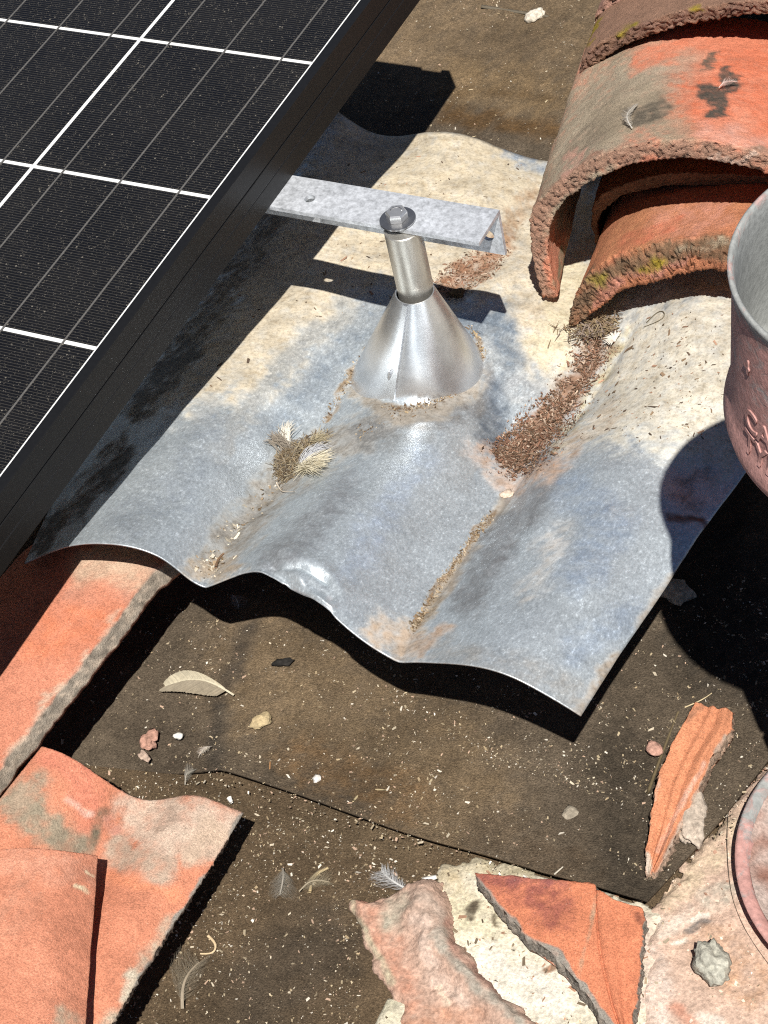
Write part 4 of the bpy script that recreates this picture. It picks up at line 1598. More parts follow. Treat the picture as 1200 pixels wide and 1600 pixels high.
rock('stone', 1114, 1522, 0.004, (0.0135, 0.0105), 0.011, (0.38, 0.37, 0.31), 2.3, 'rough grey-green stone sitting on the pink mortar', sub=4, rough=0.38)
rock('mortar_lump', 1082, 1285, 0.011, (0.010, 0.022), 0.006, (0.44, 0.37, 0.30), 0.35, 'flat pinkish mortar lump on felt right of the long shard', 'mortar', sub=4, rough=0.45)
rock('stone', 1058, 934, 0.003, (0.013, 0.009), 0.007, (0.45, 0.40, 0.32), 3.1, 'pale stone at the flashing edge inside the pail shadow', sub=3)
rock('stone', 836, 30, 0.002, (0.011, 0.007), 0.005, (0.66, 0.60, 0.50), 1.1, 'white pebble on the felt near the top of the picture', sub=3)
rock('stone', 409, 1130, 0.004, (0.0085, 0.006), 0.003, (0.48, 0.38, 0.22), 4.1, 'tan chip on the felt right of the large feather', 'chip', sub=3)
rock('tile_crumb', 235, 1158, 0.004, (0.008, 0.006), 0.0022, (0.42, 0.24, 0.18), 5.0, 'pink tile crumb on felt near the S-shaped tile', 'crumb', sub=3, rough=0.7)
rock('tile_crumb', 226, 1184, 0.004, (0.006, 0.003), 0.0018, (0.44, 0.33, 0.26), 5.9, 'small buff crumb just below the pink tile crumb', 'crumb', sub=3, rough=0.7)
rock('bark_chip', 444, 1037, 0.004, (0.008, 0.0035), 0.002, (0.022, 0.02, 0.018), 0.4, 'black chip on the felt below the kinked flashing edge', 'chip', sub=3)
rock('pebble', 280, 1152, 0.004, (0.0042, 0.0028), 0.002, (0.75, 0.72, 0.66), 0.2, 'white fleck on the felt between pink crumb and feather', 'fleck', sub=2)
rock('pebble', 496, 1220, 0.004, (0.0035, 0.003), 0.0025, (0.78, 0.75, 0.70), 1.7, 'white fleck just above the felt lap edge', 'fleck', sub=2)
rock('pebble', 891, 1272, 0.008, (0.006, 0.006), 0.0016, (0.30, 0.26, 0.20), 2.7, 'round buff spot of grit on felt left of the long shard', 'pebble', sub=2)
rock('pebble', 1023, 1172, 0.012, (0.005, 0.007), 0.0022, (0.45, 0.26, 0.20), 0.9, 'pink crumb on felt touching left of the long shard', 'crumb', sub=2)
rock('pebble', 792, 773, 0, (0.0055, 0.0035), 0.0022, (0.60, 0.48, 0.38), 0.7, 'cream chip in the flashing trough below the red debris', 'chip', sub=3, on_sheet=True)
rock('moss_clump', 716, 465, 0, (0.006, 0.004), 0.004, (0.10, 0.07, 0.04), 0.3, 'dark moss clump beside the bracket shadow', 'moss', sub=3, on_sheet=True)

# ================================================================== LITTER
def flakes(name, pts, normals, size, cols, label, cat, lift=0.0006, elong=2.2, kind='stuff', tilt=0.5, seed=0):
    r = np.random.default_rng(seed)
    V, F, C_ = [], [], []
    cols = np.asarray(cols)
    for p, n_ in zip(pts, normals):
        s = size * math.exp(min(r.normal() * 0.62, 1.25))
        e = s * (1 + r.random() * (elong - 1) * 1.6)
        a = r.random() * 2 * math.pi
        n_ = n_ + r.normal(size=3) * tilt * 0.5
        n_ /= np.linalg.norm(n_)
        u = np.cross(n_, [math.cos(a), math.sin(a), 0.01])
        u /= np.linalg.norm(u)
        v = np.cross(n_, u)
        b = len(V)
        w = s * 0.5
        cc = cols[r.integers(len(cols))] * (0.75 + 0.5 * r.random())
        c0 = p + n_ * (lift + w * 0.25)
        bend = n_ * s * 0.25
        j_ = 0.4 + 0.8 * r.random(4)
        V += [c0 - u * e * 0.5 * j_[0] - v * w * 0.6, c0 - u * e * 0.3 + v * w * j_[1], c0 + u * e * 0.5 * j_[2] + v * w * 0.5 + bend, c0 + u * e * 0.3 - v * w * j_[3] + bend, c0 - n_ * w * 0.8]
        F += [(b, b + 3, b + 2, b + 1), (b, b + 1, b + 4), (b + 1, b + 2, b + 4), (b + 2, b + 3, b + 4), (b + 3, b, b + 4)]
        C_ += [cc] * 5
    o = mesh_obj(name, V, F, M_BIT, smooth=False)
    set_col(o, np.array(C_))
    tag(o, label, cat)
    if kind:
        o['kind'] = kind
    return o


# grit over the felt
pts = []
tries = 0
while len(pts) < 26000:
    px, py = random.uniform(-20, 1220), random.choice([random.uniform(880, 1620), random.uniform(880, 1620), random.uniform(880, 1620), random.uniform(-20, 260)])
    tries += 1
    if 700 < px and py > 1340 and not (px < 1060 and py < 1400):
        continue
    if px > 560 and py > 1395:
        continue
    p = at(px, py, 0.0045)
    nn_ = noise.noise(Vector((p[0] * 12, p[1] * 12, 0.3)))
    if random.random() > 0.55 + 0.8 * nn_:
        continue
    pts.append(p)
pts = np.array(pts)
# rest the grit on the real felt surface
from mathutils.kdtree import KDTree
kd = KDTree(len(FP))
for i, p in enumerate(FP):
    kd.insert(Vector((p[0], p[1], 0)), i)
kd.balance()
for p in pts:
    co, i, d = kd.find(Vector((p[0], p[1], 0)))
    p[2] = FP[i][2] if d < 0.012 else -0.003
up = np.tile([0, 0, 1.0], (len(pts), 1))
flakes('grit', pts, up, 0.00058, [(0.46, 0.40, 0.30), (0.38, 0.31, 0.20), (0.60, 0.55, 0.46), (0.30, 0.23, 0.14), (0.40, 0.28, 0.20), (0.34, 0.28, 0.19)], 'pale grit and plant crumbs strewn over the brown felt', 'grit', 0.0003, 2.0, seed=1, tilt=0.8)


def sheet_scatter(poly=None, line=None, rad=10, n=500, seed=0, gate=None):
    r = np.random.default_rng(seed)
    qf = q2.reshape(-1, 2)
    if poly is not None:
        m = in_poly(qf, poly)
        wgt = m.astype(float)
        if line is not None:
            wgt *= np.exp(-(seg_dist(qf, line) / rad) ** 2)
    else:
        wgt = np.exp(-(seg_dist(qf, line) / rad) ** 2)
        wgt[wgt < 0.03] = 0
    wgt /= wgt.sum()
    idx_ = r.choice(len(qf), n, p=wgt)
    P_ = SH.reshape(-1, 3)[idx_] + np.c_[r.normal(size=(n, 2)) * 0.0009, np.zeros(n)]
    return P_, sn.reshape(-1, 3)[idx_]


RED = [(0.22, 0.115, 0.075), (0.16, 0.085, 0.05), (0.30, 0.19, 0.13), (0.10, 0.06, 0.035), (0.42, 0.32, 0.24), (0.25, 0.14, 0.09), (0.13, 0.09, 0.06)]
# thin debris in the right trough, thinning out irregularly
core = [(790, 715), (815, 705), (850, 665), (880, 625), (910, 580), (940, 530)]
P_, N_ = sheet_scatter(None, core, 24, 13000, 3)
g_ = nz(P_, 90, 5.0, 3)
P2, N2 = sheet_scatter(None, [(800, 720), (830, 700)], 30, 2600, 33)
Pa, Na = np.r_[P_[g_ > -0.28], P2], np.r_[N_[g_ > -0.28], N2]
qd = proj(Pa)
keep_ = in_poly(qd + np.stack([nz(Pa, 120, 2.0, 2), nz(Pa, 120, 8.0, 2)], 1) * 22, [(752, 700), (800, 752), (850, 742), (892, 695), (925, 630), (965, 550), (960, 510), (905, 515), (890, 560), (865, 608), (830, 622), (795, 660)])
keep_ |= rng.random(len(Pa)) < 0.06
Pa, Na = Pa[keep_], Na[keep_]
Pa = Pa + Na * (rng.random(len(Pa)) * 0.0022)[:, None]
flakes('debris', Pa, Na, 0.00058, RED, 'red-brown plant and tile debris filling the right flashing trough', 'debris', 0.0, 3.0, seed=2, tilt=0.8)
P_, N_ = sheet_scatter([(670, 440), (720, 400), (790, 375), (800, 400), (760, 440), (700, 470)], None, 1, 2000, 5)
flakes('debris', P_, N_, 0.00062, RED, 'patch of rust-coloured debris behind the bracket', 'debris', 0.0, 2.4, seed=4, tilt=0.8)
P_, N_ = sheet_scatter(None, [(645, 980), (690, 910), (735, 845), (765, 808)], 5, 1300, 6)
flakes('debris', P_, N_, 0.00062, [(0.22, 0.15, 0.09), (0.30, 0.23, 0.15), (0.13, 0.09, 0.05), (0.40, 0.33, 0.24)], 'narrow line of debris down the crease near the front edge', 'debris', 0.0, 2.2, seed=5, tilt=0.7)
P_, N_ = sheet_scatter(None, [(325, 880), (370, 820), (420, 765)], 16, 220, 7)
P2, N2 = sheet_scatter(None, [(345, 868), (330, 890)], 8, 60, 8)
flakes('debris', np.r_[P_, P2], np.r_[N_, N2], 0.0010, [(0.30, 0.22, 0.14), (0.5, 0.44, 0.34), (0.14, 0.10, 0.06), (0.62, 0.56, 0.45)], 'thin debris in the left flashing trough below the feather clump', 'debris', 0.0, 2.4, seed=6, tilt=0.7)
# ring of debris at the cone foot + the crease left of it
ring = [(505, 660), (530, 620), (556, 570), (575, 545)]
P_, N_ = sheet_scatter(None, ring, 4, 260, 9)
ring2 = [(600, 634), (620, 640), (640, 640), (690, 625), (735, 595), (752, 560), (748, 530), (735, 512)]
P2, N2 = sheet_scatter(None, ring2, 3.0, 700, 10)
P3_, N3 = sheet_scatter(None, [(560, 680), (620, 645), (680, 632)], 8, 160, 12)
P4, N4 = sheet_scatter(None, [(742, 545), (752, 555)], 8, 160, 13)
flakes('debris', np.r_[P_, P2, P3_, P4], np.r_[N_, N2, N3, N4], 0.0007, [(0.22, 0.15, 0.09), (0.30, 0.23, 0.14), (0.12, 0.08, 0.05), (0.40, 0.33, 0.24)], 'tan crumbs caught round the foot of the cone', 'debris', 0.0, 2.3, seed=7, tilt=0.8)
# fine litter on the dusty sheet
P_, N_ = sheet_scatter([(990, 500), (1130, 480), (1130, 690), (1000, 690), (900, 690), (930, 600)], None, 1, 360, 14)
P2, N2 = sheet_scatter([(500, 220), (850, 260), (800, 460), (560, 480), (330, 620), (250, 640)], None, 1, 260, 15)
flakes('litter', np.r_[P_, P2], np.r_[N_, N2], 0.0008, [(0.16, 0.11, 0.07), (0.26, 0.18, 0.11), (0.10, 0.07, 0.05), (0.36, 0.22, 0.15)], 'dark plant specks scattered over the dusty flashing', 'litter', 0.0, 3.2, seed=8, tilt=0.4)
# crumbs over mortar
qm = verts_np(pink)
sel = qm[rng.choice(len(qm), 1500)]
flakes('mortar_crumbs', sel, np.tile([0, 0, 1.0], (len(sel), 1)), 0.0009, [(0.60, 0.48, 0.38), (0.66, 0.58, 0.48), (0.40, 0.24, 0.17), (0.30, 0.25, 0.18)], 'fine crumbs over the pink mortar', 'crumbs', 0.0, 1.6, seed=9, tilt=0.9)
qm = verts_np(bed)
sel = qm[rng.choice(len(qm), 420)]
flakes('mortar_crumbs', sel, np.tile([0, 0, 1.0], (len(sel), 1)), 0.0010, [(0.20, 0.15, 0.10), (0.12, 0.09, 0.06), (0.45, 0.36, 0.24), (0.34, 0.2, 0.13)], 'dark crumbs over the pale mortar bed', 'crumbs', 0.0, 2.4, seed=10, tilt=0.6)


# fibres / straws
def strips(paths, widths, cols, name, parent=None, mat=M_FEATHER, flat=True):
    V, F, C_ = [], [], []
    for path, w, c in zip(paths, widths, cols):
        path = np.asarray(path, float)
        n = len(path)
        tan = np.gradient(path, axis=0)
        side = np.cross(tan, [0, 0, 1.0])
        ln = np.linalg.norm(side, axis=1, keepdims=True)
        side = np.where(ln > 1e-9, side / (ln + 1e-12), [1.0, 0, 0])
        b = len(V)
        ws = w * np.linspace(1, 0.35, n) if np.isscalar(w) else np.asarray(w)
        for k_ in range(n):
            V.append(path[k_] - side[k_] * ws[k_] * 0.5)
            V.append(path[k_] + side[k_] * ws[k_] * 0.5)
            C_ += [c, c]
        for k_ in range(n - 1):
            F.append((b + 2 * k_, b + 2 * k_ + 1, b + 2 * k_ + 3, b + 2 * k_ + 2))
    o = mesh_obj(name, V, F, mat, parent)
    set_col(o, np.array(C_))
    return o


def feather(base, tip, width, cols, label, curve=0.1, downy=0.0, nb=60, z_arch=0.004, group=None, seed=0, quill=0.12, cat='feather', parent=None, up=None):
    r = np.random.default_rng(seed)
    base, tip = np.asarray(base, float), np.asarray(tip, float)
    L = np.linalg.norm(tip - base)
    d = (tip - base) / L
    nrm = np.array([0, 0, 1.0]) if up is None else up
    side = np.cross(nrm, d)
    side /= np.linalg.norm(side)
    ts_ = np.linspace(0, 1, 30)
    spine = np.array([base + d * L * t + side * curve * L * math.sin(math.pi * t) + nrm * (z_arch * math.sin(math.pi * t) + 0.0012) for t in ts_])

    def sp(t):
        return np.array([np.interp(t, ts_, spine[:, k_]) for k_ in range(3)])
    root = empty('feather', tuple(base)) if parent is None else None
    paths, widths, cc = [], [], []
    for s in (-1, 1):
        for b_ in range(nb):
            t = quill + (1 - quill) * (b_ + r.random() * 0.5) / nb
            wv = width * (0.55 if s > 0 else 0.45) * min(1.0, math.sin(math.pi * min(0.97, (t - quill) / (1 - quill) * 0.9 + 0.08)) ** 0.5)
            wv *= (1 - 0.25 * r.random()) if downy else (1 - 0.06 * r.random())
            if not downy and r.random() < 0.04:
                continue
            p0 = sp(t)
            dirn = d * 0.75 + side * s * 0.9
            dirn /= np.linalg.norm(dirn)
            ks = np.linspace(0, 1, 6)
            ph = r.random() * 6
            pth = [p0 + dirn * wv * 1.25 * k_ + d * wv * 0.35 * k_ * k_ + nrm * (-0.25 * wv * k_ * k_ * (0 if downy else 1) + downy * wv * 0.35 * k_ * math.sin(ph + 3 * k_)) + side * downy * wv * 0.25 * k_ * math.cos(ph + 4 * k_) for k_ in ks]
            c = np.asarray(cols[0 if s < 0 else 1]) * (0.85 + 0.3 * r.random())
            paths.append(pth)
            widths.append((L / nb) * (1.5 if not downy else 0.5) * np.linspace(1, 0.7 if not downy else 0.2, 6))
            cc.append(c)
    par = root if root is not None else parent
    vane = strips(paths, widths, cc, 'vane')
    shaft = strips([spine], [width * 0.075], [np.asarray(cols[-1]) * 1.0], 'shaft')
    shaft.location.z += 0.0004
    if root is not None:
        parent_keep(vane, root)
        parent_keep(shaft, root)
        shaft.location.z = 0.0004
        tag(root, label, cat, group)
    else:
        parent_keep(vane, parent)
        parent_keep(shaft, parent)
    return root


def felt_pt(px, py, dz_=0.0):
    p = at(px, py, 0.006)
    co, i, d = kd.find(Vector((p[0], p[1], 0)))
    z = FP[i][2] if d < 0.012 else -0.003
    p = at(px, py, z + dz_)
    return p


feather(felt_pt(366, 1088, 0.003), felt_pt(259, 1074, 0.006), 0.021, [(0.62, 0.56, 0.42), (0.36, 0.31, 0.23), (0.70, 0.64, 0.48)], 'cream and grey feather lying alone on the felt', curve=-0.10, nb=90, z_arch=0.006, seed=1)
feather(felt_pt(442, 1358, 0.003), felt_pt(438, 1400, 0.004), 0.020, [(0.30, 0.28, 0.24), (0.26, 0.24, 0.20), (0.36, 0.33, 0.28)], 'fluffy grey down feather on felt left of the straw bits', downy=1.0, nb=110, seed=2)
feather(felt_pt(642, 1394, 0.008), felt_pt(596, 1362, 0.006), 0.018, [(0.50, 0.51, 0.52), (0.42, 0.42, 0.42), (0.62, 0.62, 0.6)], 'wispy silver feather at the corner of the mortar crust', downy=0.7, nb=46, seed=3)
feather(felt_pt(286, 1578, 0.004), felt_pt(312, 1505, 0.006), 0.030, [(0.26, 0.22, 0.16), (0.22, 0.19, 0.14), (0.36, 0.3, 0.22)], 'brown-grey down tuft on felt beside the S-shaped tile', downy=1.0, nb=130, seed=4)
feather(felt_pt(468, 1395, 0.003), felt_pt(515, 1380, 0.004), 0.016, [(0.34, 0.29, 0.20), (0.30, 0.26, 0.18), (0.42, 0.36, 0.26)], 'tan downy feather on felt below the straw bits', downy=1.0, nb=90, seed=5)
feather(felt_pt(290, 1228, 0.002), felt_pt(304, 1206, 0.003), 0.010, [(0.36, 0.34, 0.29), (0.32, 0.30, 0.26), (0.45, 0.42, 0.36)], 'small grey feather left of the felt lap end', downy=0.5, nb=30, seed=6)
feather(felt_pt(360, 932, 0.003), felt_pt(374, 950, 0.004), 0.014, [(0.45, 0.45, 0.45), (0.4, 0.4, 0.4), (0.5, 0.5, 0.5)], 'small pale feather in the shadow under the flashing edge', downy=0.8, nb=30, seed=7)
pc1 = on_y(992, 192, 0.10)
feather(felt_pt(606, 1212, 0.003) if False else felt_pt(332, 1168, 0.003), felt_pt(312, 1180, 0.003), 0.008, [(0.62, 0.55, 0.48), (0.55, 0.5, 0.42), (0.6, 0.55, 0.5)], 'tiny pale feather scrap on felt left of the lap corner', downy=0.5, nb=20, seed=8)


# feathers stuck on the big tile: find its surface along the pixel ray
def tile_hit(o, px, py):
    P_ = verts_np(o)
    qq = proj(P_)
    d2_ = ((qq - np.array([px, py])) ** 2).sum(1)
    near = np.where(d2_ < 64)[0]
    if len(near) == 0:
        near = [d2_.argmin()]
    depth = (P_[near] - CAMPOS) @ RC[2]
    return P_[near[depth.argmin()]]


a_, b_ = tile_hit(tile_c, 988, 196), tile_hit(tile_c, 994, 160)
feather(a_ + [0, -.001, .001], b_ + [0, -.001, .002], 0.010, [(0.40, 0.36, 0.30), (0.34, 0.3, 0.25), (0.75, 0.72, 0.66)], 'small grey feather stuck on the grey side of the big tile', downy=0.4, nb=26, seed=9, z_arch=0.001)
a_, b_ = tile_hit(tile_c, 1122, 136), tile_hit(tile_c, 1150, 128)
feather(a_ + [0, -.001, .002], b_ + [0, -.001, .003], 0.010, [(0.62, 0.42, 0.36), (0.6, 0.45, 0.4), (0.75, 0.62, 0.55)], 'pinkish downy feather in the black dropping on the big tile', downy=0.8, nb=26, seed=10, z_arch=0.002)


# straws
def straw(pxs, w, col, label, zoff=0.0015, cat='straw', surf='felt', name='straw'):
    pts_ = []
    for px, py in pxs:
        if surf == 'felt':
            p = felt_pt(px, py, zoff)
        elif surf == 'sheet':
            p = sheet_hit(px, py)[0] + np.array([0, 0, zoff])
        else:
            p = at(px, py, zoff)
        pts_.append(p)
    pts_ = np.array(pts_)
    if len(pts_) > 2:
        pts_ = spline(np.linspace(0, 1, len(pts_)), pts_, np.linspace(0, 1, 14))
    else:
        pts_ = np.array([pts_[0] * (1 - t) + pts_[1] * t for t in np.linspace(0, 1, 6)])
    V, F = [], []
    n = len(pts_)
    tan = np.gradient(pts_, axis=0)
    for k_ in range(n):
        t_ = tan[k_] / np.linalg.norm(tan[k_])
        s_ = np.cross(t_, [0, 0, 1.0])
        s_ /= np.linalg.norm(s_)
        u_ = np.cross(s_, t_)
        for i in range(5):
            a = 2 * math.pi * i / 5
            V.append(pts_[k_] + (s_ * math.cos(a) + u_ * 0.6 * math.sin(a)) * w * 0.5 * (1 - 0.4 * k_ / n))
    for k_ in range(n - 1):
        for i in range(5):
            F.append((k_ * 5 + i, k_ * 5 + (i + 1) % 5, k_ * 5 + 5 + (i + 1) % 5, k_ * 5 + 5 + i))
    F += [tuple(range(5)), tuple(range((n - 1) * 5, n * 5))[::-1]]
    o = mesh_obj(name, V, F, M_BIT)
    set_col(o, np.tile(col, (len(V), 1)))
    tag(o, label, cat)
    return o


TAN = (0.50, 0.39, 0.22)
straw([(486, 1376), (497, 1364), (513, 1356)], 0.0032, TAN, 'short tan straw bit on felt beside the down feather')
straw([(484, 1394), (486, 1384)], 0.0028, TAN, 'stubby tan chip below the short straw bit')
straw([(325, 1462), (336, 1475), (332, 1488), (313, 1490)], 0.0022, (0.55, 0.42, 0.26), 'curled tan husk on felt beside the S-shaped tile', cat='husk', name='husk')
straw([(552, 1252), (570, 1236), (602, 1234)], 0.0020, (0.42, 0.34, 0.2), 'curved dry stem above the felt lap edge', cat='stem', name='stem')
straw([(421, 1211), (422, 1190)], 0.0014, (0.34, 0.18, 0.08), 'rusty upright needle at the felt lap', cat='needle', name='pine_needle')
straw([(1070, 1105), (1095, 1094), (1112, 1083)], 0.0012, (0.55, 0.45, 0.28), 'thin straw at the top of the long shard', 0.003)
straw([(1012, 1240), (1026, 1200), (1045, 1150), (1060, 1112)], 0.0026, (0.13, 0.10, 0.055), 'dark twig along the left side of the long shard', 0.003, 'twig', name='twig')
straw([(752, 10), (790, 16), (832, 22), (858, 26)], 0.0050, (0.13, 0.11, 0.08), 'grey twig on the felt at the top edge', 0.002, 'twig', name='twig')
straw([(818, 1368), (832, 1378), (836, 1382)], 0.0014, (0.6, 0.58, 0.52), 'white quill poking from the felt lap', 0.006, 'quill', name='quill')
straw([(866, 1366), (880, 1354)], 0.0014, (0.5, 0.46, 0.38), 'pale sliver on felt above the triangular shard', 0.004, 'sliver', name='sliver')
straw([(358, 1246), (362, 1254)], 0.0040, (0.80, 0.78, 0.72), 'white chip standing at the tip of the S-shaped tile', 0.003, 'chip', name='chip')
straw([(660, 1376), (682, 1370)], 0.0050, (0.75, 0.73, 0.68), 'white flake at the top of the mortar crust', 0.007, 'flake', name='flake')
straw([(1140, 1250), (1136, 1310), (1140, 1378), (1150, 1420), (1170, 1462), (1205, 1512)], 0.0006, (0.10, 0.08, 0.06), 'thin dark wire lying on the pink mortar', 0.0075, 'wire', surf='flat', name='wire')
straw([(955, 362), (950, 366)], 0.001, (0.2, 0.2, 0.1), 'x', 0.0) if False else None
straw([(1010, 505), (1030, 488), (1034, 497), (1008, 512)], 0.0009, (0.12, 0.10, 0.06), 'looped dry stem on dusty flashing under the mossy tile', 0.001, 'stem', surf='sheet', name='stem')
straw([(338, 888), (341, 876), (350, 866)], 0.0022, (0.20, 0.12, 0.07), 'brown twig in the left trough near the front edge', 0.001, 'twig', surf='sheet', name='twig')

# feather clump in the left trough
cc_, cn_ = sheet_hit(465, 722)
clump = empty('feather_clump', tuple(cc_))
tag(clump, 'matted clump of brown fibre and white feathers on the flashing', 'feather clump')
r = np.random.default_rng(42)
paths, widths, cols_ = [], [], []
ax1 = np.array([0.62, 0.78, 0])
ax2 = np.array([0.78, -0.62, 0])
for k_ in range(3600):
    e = r.normal(size=3) * [0.0155, 0.0105, 0.004] * (0.6 + 0.8 * r.random())
    if abs(e[0]) > 0.032 or abs(e[1]) > 0.022:
        continue
    c0 = cc_ + ax1 * e[0] + ax2 * e[1]
    hgt = 0.009 * math.exp(-((e[0] / 0.022) ** 2 + (e[1] / 0.014) ** 2))
    c0 = c0 + np.array([0, 0, r.random() * hgt + 0.0005])
    a = r.random() * 2 * math.pi
    ln = 0.004 + 0.008 * r.random()
    dv = np.array([math.cos(a), math.sin(a), r.normal() * 0.3])
    cv = np.array([-math.sin(a), math.cos(a), 0]) * r.normal() * 0.5
    paths.append([c0 + dv * ln * t + cv * ln * t * t for t in np.linspace(-0.5, 0.5, 5)])
    widths.append(0.0006 * (0.5 + r.random()))
    base_ = [(0.20, 0.145, 0.085), (0.30, 0.235, 0.145), (0.12, 0.09, 0.06), (0.40, 0.34, 0.23), (0.24, 0.21, 0.17)][r.integers(5)]
    cols_.append(np.array(base_))
fb = strips(paths, widths, cols_, 'fibres')
stuff(fb)
parent_keep(fb, clump)


def tuft(px0, py0, tips, n, w, col, lift, seed):
    n, w, lift = n * 4, w * 0.42, lift * 0.7
    r = np.random.default_rng(seed)
    p0 = sheet_hit(px0, py0)[0] + [0, 0, 0.004]
    pa, wi, co = [], [], []
    A, B = [sheet_hit(*t)[0] + [0, 0, 0.004] for t in tips]
    for k_ in range(n):
        f_ = r.random()
        tip = A * (1 - f_) + B * f_ + r.normal(size=3) * [0.0032, 0.0032, 0.001] + [0, 0, lift * (0.6 + 0.6 * r.random())]
        s0 = p0 + r.normal(size=3) * [0.003, 0.003, 0.0008]
        pa.append([s0 * (1 - t) + tip * t + np.array([0, 0, lift * 0.9 * math.sin(math.pi * t)]) for t in np.linspace(0, 1, 8)])
        wi.append(np.array([.5, .8, 1, 1.1, 1.1, 1, .8, .3]) * w)
        co.append(np.asarray(col) * (0.8 + 0.35 * r.random()))
    o = strips(pa, wi, co, 'tuft')
    parent_keep(o, clump)


tuft(472, 740, [(518, 715), (497, 748)], 60, 0.0011, (0.78, 0.72, 0.56), 0.004, 1)
tuft(480, 728, [(495, 708), (516, 708)], 26, 0.0010, (0.55, 0.56, 0.58), 0.005, 2)
tuft(446, 696, [(450, 672), (458, 676)], 26, 0.0009, (0.75, 0.72, 0.64), 0.004, 4)
tuft(446, 704, [(424, 696), (436, 686)], 26, 0.0011, (0.30, 0.26, 0.21), 0.004, 5)
tuft(490, 700, [(506, 684), (512, 700)], 16, 0.0010, (0.45, 0.39, 0.26), 0.003, 3)
straw([(433, 757), (438, 768), (448, 771), (462, 771)], 0.0010, (0.60, 0.52, 0.42), 'pale curled stem below the feather clump', 0.002, 'stem', surf='sheet', name='stem')

# nest scraps under the mossy tile and white tuft
cc2, _ = sheet_hit(945, 515)
paths, widths, cols_ = [], [], []
for k_ in range(520):
    e = r.normal(size=2) * [0.013, 0.006]
    c0 = cc2 + np.array([e[0], e[1] + 0.3 * e[0], 0.0005 + 0.008 * r.random() * math.exp(-(e[0] / 0.02) ** 2)])
    a = r.random() * 6.28
    ln = 0.004 + 0.007 * r.random()
    dv = np.array([math.cos(a), math.sin(a), r.normal() * 0.3])
    paths.append([c0 + dv * ln * t for t in np.linspace(-0.5, 0.5, 4)])
    widths.append(0.001)
    cols_.append(np.array([(0.24, 0.17, 0.10), (0.14, 0.10, 0.065), (0.32, 0.25, 0.15), (0.3, 0.24, 0.2)][r.integers(4)]))
ns = strips(paths, widths, cols_, 'nest_scraps')
tag(ns, 'brown nest scraps tucked under the left foot of the mossy tile', 'nest scraps')
p0 = sheet_hit(962, 534)[0] + [0, 0, 0.002]
paths, widths, cols_ = [], [], []
for k_ in range(26):
    a = 1.2 + (k_ / 25) * 3.4 + r.normal() * 0.1
    ln = 0.009 * (0.7 + 0.4 * r.random())
    dv = np.array([math.cos(a), math.sin(a), 0.35])
    paths.append([p0 + dv * ln * t + np.array([0, 0, 0.002 * math.sin(3.1 * t)]) for t in np.linspace(0, 1, 6)])
    widths.append(np.array([.4, .8, 1, 1, .8, .2]) * 0.0011)
    cols_.append(np.array((0.74, 0.70, 0.62)))
wt = strips(paths, widths, cols_, 'feather_tuft')
tag(wt, 'white feather tuft fanned out beside the nest scraps', 'feather tuft')

# ================================================================== PAIL ON AN ADDED STAND, MORTAR TUB
bcx, bcy, bz = 0.8868, -0.370, 0.400
pail = empty('pail', (bcx, bcy, bz))
tag(pail, 'grey pail smeared with pink mortar, embossed letters, cut by right border', 'pail')
prof = [(0.0, 0.0), (0.094, 0.0), (0.0995, 0.003), (0.1022, 0.009), (0.1027, 0.016), (0.1020, 0.0225), (0.1008, 0.026), (0.1001, 0.034), (0.0985, 0.060), (0.0965, 0.095), (0.0965, 0.103),
        (0.0972, 0.1055), (0.0976, 0.1075), (0.0972, 0.1095), (0.0960, 0.1100), (0.0948, 0.1092), (0.0944, 0.105), (0.0935, 0.095), (0.0955, 0.060), (0.0970, 0.020), (0.0950, 0.008), (0.0, 0.006)]
def lean(z):
    return (-0.0115 * z / 0.11, -0.0055 * z / 0.11)


prof = [(r_ - 0.0125 * min(1.0, z_ / 0.105) if z_ > 0.02 else r_, z_) for r_, z_ in prof]
body = lathe('body', prof, M_BUCKET, pail, 128, top_off=lean)
PV = verts_np(body)
PV[:, 0] += 0.0115 * PV[:, 2] / 0.11
PV[:, 1] += 0.0055 * PV[:, 2] / 0.11
sc_ = 0.0125 * np.minimum(1, PV[:, 2] / 0.105) * (PV[:, 2] > 0.02)
smear = 0.60 + 0.35 * smooth01((0.045 - PV[:, 2]) / 0.03) - 0.22 * smooth01((PV[:, 2] - 0.100) / 0.006)
rr = np.hypot(PV[:, 0], PV[:, 1]) + sc_
inside = (rr < 0.0972) & (PV[:, 2] > 0.005) & (rr < 0.0944 + 0.0026 * (PV[:, 2] < 0.08))
smear = np.where((rr < 0.0958) & (PV[:, 2] < 0.104) & (PV[:, 2] > 0.004) | ((rr < 0.0972) & (PV[:, 2] > 0.004) & (PV[:, 2] < 0.03)), 0.12, smear)
set_val(body, smear, 'Smear')


